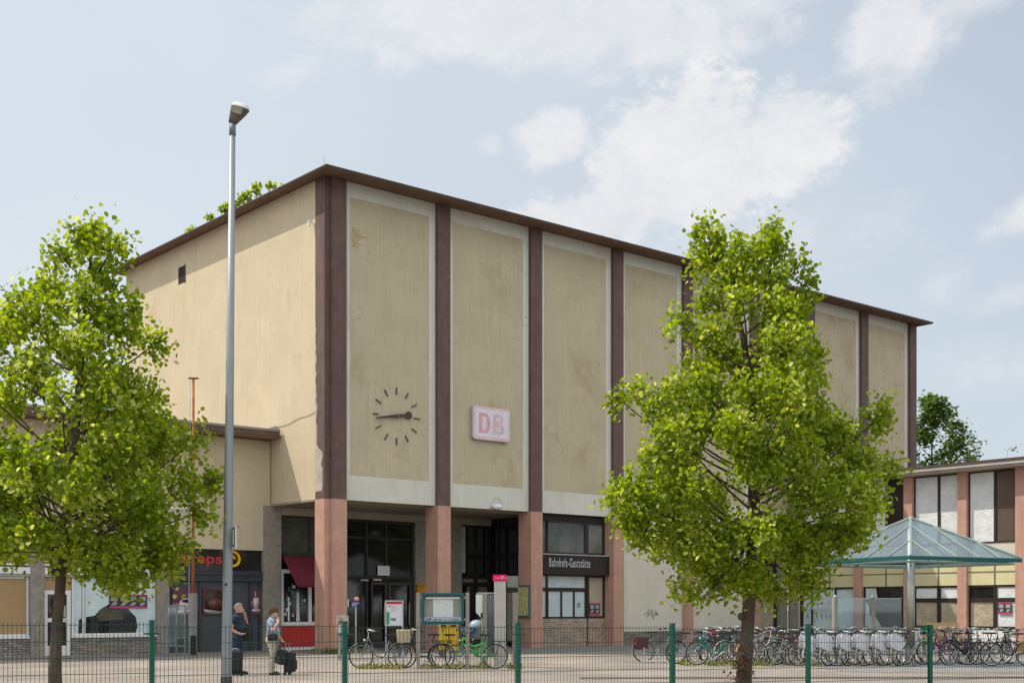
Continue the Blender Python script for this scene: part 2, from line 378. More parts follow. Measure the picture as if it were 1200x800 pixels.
brickred = brickmat('plinth_brick', (.20, .12, .08), (.38, .27, .18), (.40, .36, .30), .26, .085, msize=.014)
stonebrick = brickmat('split_stone', (.36, .32, .27), (.19, .17, .145), (.11, .10, .085), .34, .085, msize=.013)
greybrick = brickmat('grey_plinth_brick', (.15, .135, .115), (.29, .26, .21), (.09, .085, .075), .28, .085, msize=.014)
paperw = M('white_window_paper', (.62, .65, .65), .6, .10, 2.2, bump=.7, bscale=2.3, coat=.35)
paperb = M('pale_blue_window_paper', (.45, .53, .55), .45, .10, 1.6, bump=.4, bscale=2, coat=.5)
papert = M('tan_window_paper', (.36, .32, .22), .6, .2, 2, bump=.8, bscale=3, coat=.3)
blindb = M('brown_blind', (.095, .065, .05), .5, .12, 1.5, coat=.3)
steel = M('brushed_steel', (.46, .44, .41), .38, .12, 2, metal=.75)
galv = M('galvanised_steel', (.42, .44, .45), .5, .12, 2, metal=.35)
greenp = M('green_powder_coat', (.005, .075, .052), .45, .12, 3)
teal = M('teal_paint', (.006, .085, .09), .4, .12, 3)
glass = glassmat('clear_glass', (.86, .93, .95))
canglass = glassmat('canopy_glass', (.82, .91, .93), .30)
posterd = M('poster_black', (.045, .035, .04), .5, .2, 6)
posterp = M('poster_magenta', (.42, .06, .16), .5, .1, 6)
posterg = M('poster_grey', (.32, .31, .32), .5, .3, 14)

# ------------------------------------------------------------------ ground
gmat = M('asphalt', (.13, .125, .12), .9, .2, .4, bump=.3, bscale=60)
g = MB(); g.quad((-600, -300, 0), (600, -300, 0), (600, 900, 0), (-600, 900, 0)); struct(g.build('ground', gmat))
pav = bpy.data.materials.new('plaza_pavers'); pav.use_nodes = True
def pav_nodes():
    nt = pav.node_tree; b = nt.nodes['Principled BSDF']; L = nt.links.new; b.inputs['Roughness'].default_value = .9; b.inputs['Specular IOR Level'].default_value = .2
    tc = nt.nodes.new('ShaderNodeTexCoord')
    t = nt.nodes.new('ShaderNodeTexBrick'); L(tc.outputs['Object'], t.inputs['Vector']); t.inputs['Scale'].default_value = 1; t.inputs['Brick Width'].default_value = .5; t.inputs['Row Height'].default_value = .25
    t.inputs['Mortar Size'].default_value = .008; t.inputs['Color1'].default_value = (.305, .265, .228, 1); t.inputs['Color2'].default_value = (.25, .22, .192, 1); t.inputs['Mortar'].default_value = (.22, .2, .16, 1)
    n = nt.nodes.new('ShaderNodeTexNoise'); n.inputs['Scale'].default_value = .35; n.inputs['Detail'].default_value = 8; L(tc.outputs['Object'], n.inputs['Vector'])
    r = nt.nodes.new('ShaderNodeMapRange'); L(n.outputs['Fac'], r.inputs[0]); r.inputs[1].default_value = .3; r.inputs[2].default_value = .7; r.inputs[3].default_value = .66; r.inputs[4].default_value = 1.12
    cc = nt.nodes.new('ShaderNodeCombineColor'); [L(r.outputs[0], cc.inputs[i]) for i in range(3)]
    x = nt.nodes.new('ShaderNodeMix'); x.data_type = 'RGBA'; x.blend_type = 'MULTIPLY'; x.inputs[0].default_value = 1; L(t.outputs['Color'], x.inputs[6]); L(cc.outputs[0], x.inputs[7]); L(x.outputs[2], b.inputs['Base Color'])
pav_nodes()
p = MB(); p.quad((-45, 14, .004), (70, 14, .004), (70, 95, .004), (-45, 95, .004)); struct(p.build('pavement', pav))
strip_mat = M('dark_strip_grey', (.075, .07, .065), .9, .3, 3)
p = MB(); p.quad((1.6, 30.0, .008), (30, 30.7, .008), (30, 31.95, .008), (1.6, 30.7, .008)); struct(p.build('dark_strip', strip_mat))  # plain dark strip laid across the ground
p = MB(); p.quad((9, 33.2, .008), (40, 34.0, .008), (40, 42.0, .008), (8.0, 37.6, .008)); struct(p.build('shade_patch', M('shade_grey_ground', (.21, .205, .20), .9, .2, 2)))  # grey sheet painted in for the shadow of canopy and bicycles
curb = M('kerb_stone', (.30, .285, .26), .9, .15, 2)
tb = MB(); tb.prism([tuple(W(x, y, 0)) for x, y in ((-30, 1.6), (-.9, 1.6), (1.5, -4.6), (26.5, -4.6), (26.5, 5.), (-30, 5.))], (0, 0, .02)); struct(tb.build('footpath', M('shade_toned_slabs', (.185, .18, .17), .9, .14, 1.5)))  # slabs toned darker and widened to deepen the shade before the facade

# ------------------------------------------------------------------ station hall
PIL = [.365, 5.175, 9.995, 14.785, 19.35, 24.2, 28.6, 33.27, 37.85]
HB, HT = 5.66, 17.43                           # underside of the upper walls, underside of the eaves
hall = thing('station_hall', 'tall beige station hall with brown pilasters above salmon pillars', 'building', W(0, 0), TH)
B(-.15, 38.1, .26, 17.6, HB + .02, HT).build('wall', [cream], hall)
r = MB()                                       # the soffit rises from the thin edge to the wall
def rect(x0, x1, y0, y1, z): n = len(r.v); r.v += [(x0, y0, z), (x1, y0, z), (x1, y1, z), (x0, y1, z)]; return n
rings = [rect(-.2, 38.2, .2, 17.7, HT + .015), rect(-.80, 38.25, -.95, 18.1, HT - .10), rect(-.80, 38.25, -.95, 18.1, HT - .062), rect(-.83, 38.28, -.98, 18.13, HT - .06), rect(-.83, 38.28, -.98, 18.13, HT - .008), rect(3, 35, 3, 15, HT + .06)]
for k, mm_ in enumerate((0, 1, 2, 2, 2)):
    r.mat(mm_)
    for q in range(4): r.face((rings[k] + q, rings[k] + (q + 1) % 4, rings[k + 1] + (q + 1) % 4, rings[k + 1] + q)[::-1])
r.mat(2).face([rings[5] + q for q in range(4)]); r.mat(0).face([rings[0] + q for q in (3, 2, 1, 0)])
r.build('roof', [soffit, fascia_lit, fascia], hall)
MB().tube([(-.6, -.5, HT - .02), (-.62, -.52, HT + .45)], .012, 5).build('lightning_rod', galv, hall)
# pilasters above, pillars below
for i, x in enumerate(PIL):
    w = .305
    if i == 0:
        m = MB(); m.mat(0).box(x - w, x + w, 0, .27, HB, HT); m.mat(0).box(-.187, x - w - .003, .165, .79, HB, HT)
        m.build('pilaster', brown, hall)
        k = MB()                               # strip where the paint has come off the corner
        pts = []
        random.seed(5)
        for z in np.linspace(5.95, 12.2, 40):
            wd = random.uniform(.40, .52) if z < 7.55 else max(.012, .16 * (1 - (z - 7.55) / 4.6) + random.uniform(-.07, .05))
            pts.append((-.192, .787 - wd, z))
        k.prism([(-.192, .793, 5.95)] + pts + [(-.192, .793, 12.2)], (.004, 0, 0)); k.build('peeled_strip', peel, hall)
        m = MB().box(x - w - .01, x + w + .01, -.01, .80, 0, HB - .003); m.box(-.20, x - w - .013, .155, .80, 0, HB - .003); m.build('pillar', pink, hall)
    else:
        B(x - w, x + w, 0, .27, HB, HT).build('pilaster', brown, hall)
        d = .80 if i < 4 else .5
        B(x - w - .01, x + w + .01, -.01, d, 0, HB - .003).build('pillar', pink, hall)
# white bordered render panels between the pilasters
for i in range(8):
    a, b = PIL[i] + .308, PIL[i + 1] - .308
    m = MB(); m.mat(0)
    l, r_, t, bo = .25, .31, 16.88, 6.58
    m.box(a, a + l, .17, .26, HB, HT); m.box(b - r_, b, .17, .26, HB, HT); m.box(a + l, b - r_, .17, .26, t, HT); m.box(a + l, b - r_, .17, .26, HB, bo)
    m.build('panel_border', offwhite, hall)
    B(a + l, b - r_, .185, .255, bo, t).build('panel', olive_worn if i >= 6 else olive, hall)
# rust run under the roof on the first panel: shallow patches of lost paint
m = MB()
random.seed(3)
for k in range(7):
    z = 15.1 + k * .10; x0 = .985 + random.uniform(.0, .12); w_ = random.uniform(.35, 1.0) * (1 - abs(k - 3) / 6)
    up_ = [(x0 + w_ * t, .1835, z + random.uniform(.02, .07) * (1 - t)) for t in (0, .25, .5, .75, 1)]; dn_ = [(x0 + w_ * t, .1835, z - random.uniform(.01, .06) * (1 - t)) for t in (1, .75, .5, .25, 0)]
    m.prism(up_ + dn_[1:], (0, .002, 0))
m.build('rust_run', M('rust_stain', (.36, .27, .13), .9, .25, 6), hall)
m = B(-.165, -.14, 11.5, 12.12, 15.76, 16.48); m.build('vent', darkroom, hall)
m = B(-.168, -.152, 11.42, 11.5, 15.72, 16.52); m.build('vent_frame', M('vent_timber', (.10, .06, .04)), hall)
m = MB().tube([(-.2, .95, 15.9), (-.32, 1.0, 15.95), (-.32, 1.0, 15.75)], .05, 6); m.build('flood_lamp', whitef, hall)
pts = [(-.17, 3.9 - i * .31, 8.55 + .03 * math.sin(i * 1.3) + .035 * i) for i in range(11)]
MB().tube(pts, .008, 4).build('cable', black, hall)
# recessed ground floor under the overhang
YW = 4.08
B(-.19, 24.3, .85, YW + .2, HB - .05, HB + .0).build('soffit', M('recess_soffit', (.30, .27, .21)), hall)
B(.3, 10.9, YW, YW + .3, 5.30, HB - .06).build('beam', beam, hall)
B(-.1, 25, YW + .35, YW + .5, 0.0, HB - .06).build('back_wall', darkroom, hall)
for (x0, x1) in ((-.5, .26), (6.72, 7.4), (8.45, 9.2)):
    B(x0, x1, YW - .06, YW + .34, .0, 5.62 if x0 < 0 else 5.29).build('stone_pier', stone, hall)
# kiosk window with awning and red counter
def window(parent, x0, x1, y, z0, z1, fr=.07, nx=1, nz=1, frame=whitef, pane=darkg, depth=.08, name='window', pane_name='pane', bars=None):
    m = MB(); m.box(x0, x0 + fr, y, y + depth, z0, z1); m.box(x1 - fr, x1, y, y + depth, z0, z1); m.box(x0 + fr, x1 - fr, y, y + depth, z1 - fr, z1); m.box(x0 + fr, x1 - fr, y, y + depth, z0, z0 + fr)
    for i in range(1, nx):
        c = x0 + (x1 - x0) * (bars[i - 1] if bars else i / nx); m.box(c - fr / 2, c + fr / 2, y + .002, y + depth - .002, z0 + fr, z1 - fr)
    for i in range(1, nz):
        c = z0 + (z1 - z0) * i / nz; m.box(x0 + fr, x1 - fr, y + .004, y + depth - .004, c - fr / 2, c + fr / 2)
    f = m.build(name, frame, parent)
    B(x0 + fr * .8, x1 - fr * .8, y + depth * .55, y + depth * .8, z0 + fr * .8, z1 - fr * .8).build(pane_name, pane, f)
    return f
window(hall, .27, 2.9, YW + .02, 3.78, 5.28, .06, 2, 1, bframe, M('dusty_dark_glass', (.055, .055, .045), .25, .3, 2, coat=.3))
kf = window(hall, .27, 2.95, YW + .02, .98, 3.18, .14, 2, 1, whitef, darkg, .10, bars=[.50])
m = MB()
random.seed(8)
for k in range(26):
    x = random.uniform(.45, 1.4) if k % 4 else random.uniform(1.75, 2.6); z = random.uniform(1.15, 2.7); s = random.uniform(.05, .16)
    m.mat(k % 4).box(x, x + s, YW + .060, YW + .066, z, z + s * random.uniform(.6, 1.8))
m.mat(4).box(.62, .70, YW + .058, YW + .068, 1.15, 2.1); m.mat(4).prism([(1.0, YW + .058, 1.15), (1.15, YW + .058, 1.15), (1.12, YW + .058, 2.3), (1.02, YW + .058, 2.3)], (0, .008, 0))
m.build('window_display', [M('goods_amber', (.30, .16, .06)), M('goods_white', (.5, .52, .52)), M('goods_brown', (.13, .06, .04)), M('goods_teal', (.10, .22, .24)), M('goods_pale', (.55, .60, .62))], kf)
B(.30, 3.0, YW - .02, YW + .12, .14, .96).build('counter_panel', M('red_panel', (.42, .022, .018), .5, .08, 3), hall)
B(.30, 3.0, YW - .01, YW + .11, .021, .135).build('counter_plinth', whitef, hall)
aw = MB(); aw.prism([(.35, YW, 3.75), (.35, YW - 1.15, 2.55), (.35, YW - 1.12, 2.47), (.35, YW, 3.68)], (1.6, 0, 0)); aw.build('awning', M('maroon_canvas', (.145, .018, .035), .9, .12, 2), hall)
B(.30, 3.0, YW - .10, YW + .02, 3.70, 3.86).build('awning_box', black, hall)
# entrance glazing
def glazing(parent, x0, x1, y, z0, z1, xs, zs, fr=.10):
    m = MB()
    for c in [x0 + fr / 2] + xs + [x1 - fr / 2]: m.box(c - fr / 2, c + fr / 2, y, y + .14, z0, z1)
    for c in [z0 + fr / 2] + zs + [z1 - fr / 2]: m.box(x0 + fr, x1 - fr, y + .012, y + .128, c - fr / 2, c + fr / 2)
    f = m.build('entrance_glazing', bframe, parent)
    B(x0 + .03, x1 - .03, y + .06, y + .075, z0, z1).build('pane', darkg, f); return f
e1 = glazing(hall, 2.98, 6.70, YW + .05, .02, 5.29, [4.33, 5.3], [2.93, 4.55])
B(4.85, 5.45, YW + .035, YW + .045, 3.02, 3.42).build('notice', paperw, e1)
for (x0, x1) in ((4.5, 5.28), (5.36, 6.55)):
    d = MB(); d.box(x0, x0 + .09, YW - .01, YW + .045, .03, 2.75); d.box(x1 - .09, x1, YW - .01, YW + .045, .03, 2.75); d.box(x0 + .09, x1 - .09, YW - .008, YW + .04, 2.62, 2.75); d.box(x0 + .09, x1 - .09, YW - .008, YW + .04, .03, .3)
    d = d.build('door', M('door_bronze', (.05, .036, .03), .4), hall); MB().tube([(x1 - .16, YW - .06, .95), (x1 - .16, YW - .06, 1.9)], .018, 6).build('handle', steel, d)
m = B(4.0, 4.35, YW - .02, YW + .03, 2.78, 2.84); m.box(4.6, 5.0, YW - .03, YW + .03, 2.80, 2.87); m.build('door_closer', galv, hall)
e2 = glazing(hall, 9.2, 11.15, YW + .05, .02, 5.29, [10.1, 10.85], [2.72, 3.0, 4.0])
m = B(9.35, 9.95, YW + .09, YW + .10, 2.8, 2.95); m.box(10.2, 10.75, YW + .09, YW + .10, 2.8, 2.95); m.box(9.6, 9.75, YW + .09, YW + .10, 1.0, 2.6); m.box(10.22, 10.72, YW + .09, YW + .10, .3, 2.6)
m.build('lit_patch', M('daylit_interior', (.16, .165, .15), .6, .3, 3), e2)
bd = B(9.22, 9.42, YW - .02, YW + .04, 3.2, 5.2).build('hanging_board', M('board_grey', (.36, .35, .31)), hall)
# restaurant in the third bay
YR = .50
rx0, rx1 = 10.31, 14.47
m = MB(); m.box(11.0, 11.12, YR + .05, YW, .02, HB - .06); m.build('side_wall', darkg, hall)
m = MB()
for (z0, z1) in ((0.02, .08), (2.95, 3.15), (3.9, 4.05), (5.4, 5.6)): m.box(10.96, 10.998, YR + .1, YW, z0, z1)
for y in (1.1, 2.3, 3.6): m.box(10.965, 10.995, y, y + .12, .1, 5.4)
m.build('side_frame', bframe, hall)
B(rx0, rx1, YR, YR + .25, 5.42, HB - .003).build('lintel', black, hall)
window(hall, rx0, 13.36, YR + .05, 3.95, 5.42, .10, 1, 1, bframe, M('curtained_glass', (.075, .095, .095), .12, .5, .9, coat=.6))
window(hall, 13.363, rx1, YR + .05, 3.95, 5.42, .12, 1, 1, bframe, M('curtained_glass_pale', (.15, .16, .15), .12, .4, .8, coat=.6))
sb = B(rx0 + .12, 14.62, YR - .24, YR + .04, 3.09, 3.92).build('sign_board', M('sign_black', (.022, .017, .017), .4, .15, 2), hall)
text('lettering', 'Bahnhofs-Gaststätte', M('letter_white', (.45, .47, .48), .5), 2.38, .38, (10.92, YR - .241, 3.41), sb, bold=.004, space=1.22)
B(rx0 + .12, 14.6, YR - .26, YR + .04, 3.923, 3.96).build('sign_coping', galv, hall)
window(hall, rx0, 13.36, YR + .05, 2.47, 3.10, .07, 1, 1, bframe, paperb)
wf = window(hall, rx0, 13.36, YR + .05, 1.22, 2.46, .08, 4, 1, bframe, paperb, bars=[.26, .52, .76])
window(hall, 13.43, rx1, YR + .05, 1.22, 3.10, .10, 1, 1, bframe, papert)
B(13.363, 13.427, YR + .02, YR + .2, .0, 3.09).build('mullion', bframe, hall)
m = B(rx0, 13.36, YR + .03, YR + .3, .0, 1.215); m.box(13.43, rx1, YR + .03, YR + .3, .0, 1.215); m.build('plinth', brickred, hall)
MB().ring((12.93, YR + .045, 1.80), .07, .018, 'y', 14, 4, .6, 5.4).build('sticker', black, wf)
# closed white bays and the door near the annex
for i in (3, 4):
    a, b = PIL[i] + .318, PIL[i + 1] - .318
    B(a, b, .12, .5, .62, 4.0).build('lower_wall', lowwhite, hall); B(a, b, .14, .5, 4.0, HB).build('lower_wall', lowwhite, hall)
    B(a, b, .10, .5, .0, .615).build('plinth', greybrick, hall)
def scrawl(x, y, z, s, seed):
    random.seed(seed); pts = []; q = 0
    for k in range(26): pts.append((x + s * (.08 * k / 2.2 + random.uniform(-.12, .12)), y, z + s * random.uniform(-.35, .35) * (1 - abs(k - 12) / 16)))
    m = MB(); m.tube(pts, .012, 4); m.build('graffiti', M('spray_black', (.03, .03, .035), .7), hall)
scrawl(16.6, .118, 1.42, .95, 4); scrawl(21.0, .118, 2.15, .45, 9)
a, b = PIL[5] + .318, 26.9
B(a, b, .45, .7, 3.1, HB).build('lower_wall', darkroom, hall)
B(a, b, .30, .5, 3.0, 3.09).build('door_canopy', galv, hall)
dr = window(hall, a, 26.35, .42, .02, 2.98, .20, 1, 1, bframe, papert, .1, name='door', pane_name='door_panel')
B(a + .2, 26.15, .415, .43, 2.35, 2.5).build('transom', bframe, dr); B(a + .22, 26.13, .43, .45, 2.52, 2.8).build('transom_pane', paperw, dr)
B(25.45, 25.6, .468, .478, 1.45, 1.75).build('notice', paperw, dr)
B(26.36, 26.9, .2, .6, 0, HB).build('side_pier', stone, hall)
for i in (6, 7): B(PIL[i] + .318, PIL[i + 1] - .318, .12, .5, 0, HB).build('lower_wall', lowwhite, hall)
B(-.14, 38, 14.5, 17.4, 0, HB).build('rear_wall', cream, hall)

# clock on the first panel (3.03, 8.98)
ck = thing('clock', 'brown clock with bare hour marks painted on the beige hall panel', 'clock', W(3.02, .185, 8.97), TH)
for k in range(12):
    a = k * math.pi / 6; ca, sa = math.sin(a), math.cos(a); r0, r1, hw = .82, 1.09, .020
    m = MB(); m.prism([(ca * r0 + sa * hw, -.05, sa * r0 - ca * hw), (ca * r1 + sa * hw, -.05, sa * r1 - ca * hw), (ca * r1 - sa * hw, -.05, sa * r1 + ca * hw), (ca * r0 - sa * hw, -.05, sa * r0 + ca * hw)], (0, .045, 0)); m.build('hour_mark', brown, ck)
def hand(ang, ln, w0, w1, y, disc=0.):
    ca, sa = math.sin(ang), math.cos(ang); m = MB(); t = -.16
    m.prism([(ca * t + sa * w0, y, sa * t - ca * w0), (ca * ln + sa * w1, y, sa * ln - ca * w1), (ca * ln - sa * w1, y, sa * ln + ca * w1), (ca * t - sa * w0, y, sa * t + ca * w0)], (0, .03, 0))
    if disc:
        pts = [(ca * (ln - .02) + disc * math.cos(q), y - .004, sa * (ln - .02) + disc * math.sin(q)) for q in np.linspace(0, 2 * math.pi, 20, endpoint=False)]; m.prism(pts, (0, .038, 0))
    m.build('hand', M('clock_bronze', (.06, .035, .03), .5), ck)
hand(R(82), .55, .06, .05, -.10, .15); hand(R(260.5), 1.0, .07, .028, -.14)
MB().tube([(0, -.15, 0), (0, 0, 0)], .075, 12).build('hub', brown, ck)
# faded railway sign
def rrect(w, h, r, n=5):
    pts = []
    for cx_, cz_, a0 in ((w - r, r, -90), (w - r, h - r, 0), (r, h - r, 90), (r, r, 180)):
        for k in range(n + 1): a = R(a0 + 90 * k / n); pts.append((cx_ + r * math.cos(a), cz_ + r * math.sin(a)))
    return pts
sg = thing('railway_sign', 'faded pink and white railway letters sign on the second panel', 'sign', W(6.60, .18, 8.40), TH)
def plate(w, h, r, y, d, ox, oz, name, m, parent): return MB().prism([(ox + a, y, oz + b) for a, b in rrect(w, h, r)], (0, d, 0)).build(name, m, parent)
plate(1.98, 1.36, .17, -.15, .15, 0, 0, 'case', M('sign_case', (.36, .37, .36), .5), sg)
plate(1.94, 1.32, .16, -.165, .014, .02, .02, 'face', M('faded_pink', (.64, .44, .45), .45, .14, 1.5, coat=.2), sg)
plate(1.72, 1.10, .11, -.171, .005, .13, .13, 'field', M('faded_white', (.60, .59, .66), .45, .10, 2, coat=.2), sg)
def bowl(m, x, z0, z1, w, t, y=-.1765, d=.005):     # stem side at x, a band bulging to the right between two heights
    h = (z1 - z0) / 2; zc = (z0 + z1) / 2; st = .38 * w; out, inn = [], []
    for q in np.linspace(-math.pi / 2, math.pi / 2, 13):
        out.append((x + st + (w - st) * math.cos(q), y, zc + h * math.sin(q))); inn.append((x + st + (w - st - t) * math.cos(q), y, zc + (h - t * .8) * math.sin(q)))
    out = [(x, y, z0)] + out + [(x, y, z1)]; inn = [(x, y, z0 + t * .8)] + inn + [(x, y, z1 - t * .8)]
    for k in range(len(out) - 1): m.prism([out[k], out[k + 1], inn[k + 1], inn[k]], (0, d, 0))
m = MB(); m.box(.32, .49, -.1765, -.1715, .28, 1.08); bowl(m, .492, .28, 1.08, .42, .17); m.build('letter', M('faded_red', (.63, .33, .35), .45, .16, 3), sg)
m = MB(); m.box(1.06, 1.22, -.1765, -.1715, .28, 1.08); bowl(m, 1.222, .28, .695, .42, .15); bowl(m, 1.222, .70, 1.08, .38, .14, -.1755, .004); m.build('letter', M('faded_red_pale', (.63, .42, .45), .45, .14, 2.5), sg)
lm = thing('wall_lamp', 'small white wall lamp with hood under the second panel', 'lamp', W(7.85, .16, 5.74), TH)
MB().box(-.22, .22, -.14, 0, 0, .05).build('bracket', whitef, lm); MB().ell((0, -.17, .02), (.24, .17, .13), 14, 8).build('hood', M('lamp_hood', (.62, .66, .68), .3), lm, True)
MB().ring((0, -.15, .1), .27, .02, 'y', 14, 5, .2, 2.9).build('rim', galv, lm)
# route map on the side of the second pillar
mp = thing('map_case', 'yellow street map in a grey glazed case on the salmon pillar', 'map', W(9.675, .0, 0), TH)
z0, z1 = 1.27, 2.62
MB().box(-.09, -.0, .0, .82, z0, z1).build('case', M('case_slate', (.085, .115, .125), .4), mp)
MB().box(-.096, -.091, .07, .75, z0 + .09, z1 - .09).build('map_sheet', M('map_paper', (.42, .42, .20), .5, .45, 9, coat=.4), mp)
yl = thing('letter_tray', 'orange yellow notice box fixed to the pier beside the entrance', 'notice box', W(6.95, YW - .08, 2.15), TH)
MB().box(-.22, .28, -.12, 0, 0, .55).build('case', M('amber_paint', (.55, .25, .015), .5, .12, 3), yl); MB().box(-.18, .24, -.14, -.123, .42, .5).build('flap', M('amber_dark', (.38, .17, .012), .5), yl)

# ------------------------------------------------------------------ low shop wing on the left
wing = thing('shop_wing', 'low cream shop wing with a flat roof left of the hall', 'building', W(0, YW), TH)
x0 = -18.0
B(x0, -.195, 0, 10, 3.88, 8.12).build('wall', [wingcream], wing)
m = MB(); m.mat(0).box(x0 - .5, -.26, -.80, 10.4, 8.125, 8.20); m.mat(1).box(x0 - .52, -.255, -.83, 10.42, 8.203, 8.40); m.mat(2).box(x0 - .54, -.25, -.86, 10.44, 8.403, 8.49)
m.build('roof', [soffit, fascia_lit, M('roof_edge', (.26, .24, .21), .7)], wing)
m = MB(); m.prism([(-.75, -.5, 8.50), (-.20, -.5, 8.50), (-.20, -.5, 8.68), (-.45, -.5, 8.60)], (0, .6, 0)); m.build('flashing', galv, wing)
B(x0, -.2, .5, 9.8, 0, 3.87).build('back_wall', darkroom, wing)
for (a, b) in ((-9.48, -8.98), (-4.87, -4.40), (-.52, -.196), (-14.1, -13.6)): B(a, b, -.04, .5, 0, 3.87).build('stone_pier', stone, wing)
curt = M('orange_curtain', (.25, .14, .065), .8, .3, 3, streak=.3)
tan = M('tan_board', (.36, .245, .125), .8, .07, 1.2)
def shop(a, b, door):
    window(wing, a, b, .10, 3.12, 3.86, .07, 3, 1, whitef, curt, bars=[.36, .68])
    B(a, b, -.06, .35, 2.83, 3.06).build('fascia', whitef, wing); B(a, b, .0, .35, 2.74, 2.828).build('fascia_trim', M('trim_grey', (.40, .39, .37)), wing)
    B(a + door, b, .04, .45, 0, .62).build('plinth', stonebrick, wing)
    B(a + door, b, -.02, .3, .623, .70).build('sill', whitef, wing)
shop(-13.6, -9.48, 0); window(wing, -13.6, -9.48, .10, .703, 2.73, .07, 1, 1, whitef, tan)
shop(-8.98, -4.87, .98)
d = MB(); a, b = -8.96, -8.02
d.box(a, a + .12, .08, .16, .02, 2.28); d.box(b - .14, b, .08, .16, .02, 2.28); d.box(a + .12, b - .14, .08, .16, 2.14, 2.28); d.box(a + .12, b - .14, .082, .158, 1.18, 1.32); d.box(a + .12, b - .14, .082, .158, .02, .36)
d = d.build('door', whitef, wing); B(a + .1, b - .12, .12, .135, .1, 2.2).build('pane', darkg, d); MB().tube([(b - .2, .03, 1.0), (b - .2, .03, 1.35)], .018, 6).build('handle', steel, d)
B(b - .42, b - .16, .112, .118, 1.36, 1.75).build('notice', papert, d)
B(a, b, .09, .2, 2.29, 2.73).build('door_transom', tan, wing)
sw = window(wing, -7.98, -4.88, .10, .703, 2.73, .07, 2, 1, whitef, darkg, bars=[.135])
y = .128
pp = MB()
pp.prism([(-7.91, y, .77), (-7.75, y, .77), (-7.72, y, 1.25), (-7.62, y, 1.3), (-7.62, y, 2.66), (-7.91, y, 2.66)], (0, .012, 0))
pp.prism([(-7.50, y, .77), (-7.48, y, .77), (-7.46, y, 1.35), (-7.15, y, 1.4), (-6.95, y, 1.62), (-6.62, y, 1.80), (-6.60, y, 2.66), (-7.50, y, 2.66)], (0, .012, 0))
pp.prism([(-5.62, y, .77), (-4.95, y, .77), (-4.95, y, 2.66), (-6.10, y, 2.66), (-5.92, y, 2.56), (-5.86, y, 2.3), (-5.88, y, 1.6), (-5.62, y, 1.35), (-5.55, y, 1.0)], (0, .012, 0))
pp.build('window_paper', M('glazed_blue_paper', (.50, .60, .62), .5, .12, 1.2, bump=.4, bscale=2, coat=.4), sw)
mm = MB(); mm.prism([(-7.1, y, 1.35), (-6.9, y, 1.66), (-6.3, y, 1.75), (-6.05, y, 1.4), (-6.1, y, 1.25), (-7.0, y, 1.2)], (0, .006, 0)); mm.build('olive_shape', M('dim_olive', (.07, .068, .05), .5, .4, 4), sw)  # flat olive shape on the dark pane
# bakery front
bk = M('slate_panel', (.055, .062, .072), .5, .1, 2); bk2 = M('slate_trim', (.035, .04, .048), .45, .1, 2)
bx0, bx1 = -4.40, -.52
B(bx0, bx1, .12, .4, .0, 2.68).build('shop_front', bk, wing)
m = MB()
for (za, zb, yy) in ((2.683, 2.80, .0), (2.803, 2.92, .03), (2.923, 3.04, -.02), (3.043, 3.09, .06)): m.box(bx0, bx1, yy, .4, za, zb)
m.build('cornice', bk2, wing)
m = MB()
for x in (bx0 + .05, -3.12, -2.05, -1.02, bx1 - .08): m.box(x - .05, x + .05, .06, .118, 0.02, 2.68)
m.build('mullion', bk2, wing)
sbk = B(bx0, bx1, .10, .4, 3.093, 3.875).build('sign_band', M('sign_band_black', (.02, .02, .021), .12, .2, 1.5, coat=.7), wing)
text('lettering', 'kamps', M('letter_red', (.44, .03, .025), .4), 1.95, .50, (-4.16, .098, 3.22), sbk, bold=.015)
ym = M('sign_yellow', (.75, .40, .01), .4)
spiral = [(-1.78 + (.10 + .27 * t) * math.cos(.4 + 2 * math.pi * 1.38 * t), .06, 3.49 + (.10 + .27 * t) * .95 * math.sin(.4 + 2 * math.pi * 1.38 * t)) for t in np.linspace(0, 1, 40)]
MB().tube(spiral, [.05 + .012 * (i / 39) for i in range(40)], 6).build('swirl', ym, sbk)
def poster(nm, label, x, z, w, h, parts, rx=0.):
    t = thing(nm, label, 'poster', W(x, YW + .055, z), TH, 'food posters on the bakery front')
    MB().box(0, w, 0, .06, 0, h).build('sheet', M('poster_plum', (.10, .035, .055), .5, .3, 3), t)
    for n, m_, f in parts: o = f(MB()).build(n, m_, t, True)
    return t
cup = M('china_white', (.50, .46, .46), .4); choc = M('chocolate', (.045, .022, .016), .5, .5, 8); band = M('poster_rose', (.28, .10, .10))
flat = lambda cx_, cz_, rx, rz, y=-.006: (lambda mb: mb.prism([(cx_ + rx * math.cos(q), y, cz_ + rz * math.sin(q)) for q in np.linspace(0, 2 * math.pi, 24, endpoint=False)], (0, .005, 0)))
poster('poster', 'plum poster of a white coffee cup behind the rusty pole', -4.25, 1.35, 1.05, 1.05, [('stripe', band, lambda mb: mb.box(0, 1.05, -.004, -.001, .2, .5)), ('cup', cup, flat(.55, .42, .28, .26)), ('saucer', cup, flat(.5, .18, .4, .07, -.009)), ('coffee', choc, flat(.58, .58, .2, .07, -.012))])
poster('poster', 'brown close up poster of a dark chocolate cake slice', -3.0, 1.42, .92, .98, [('plate', cup, flat(.46, .17, .43, .13)), ('cake', choc, lambda mb: mb.prism([(.05, -.012, .2), (.8, -.012, .12), (.9, -.012, .9), (.1, -.012, .94)], (0, .004, 0))), ('sauce', M('cocoa', (.12, .05, .035), .4, .6, 12), flat(.5, .4, .3, .2, -.016))])
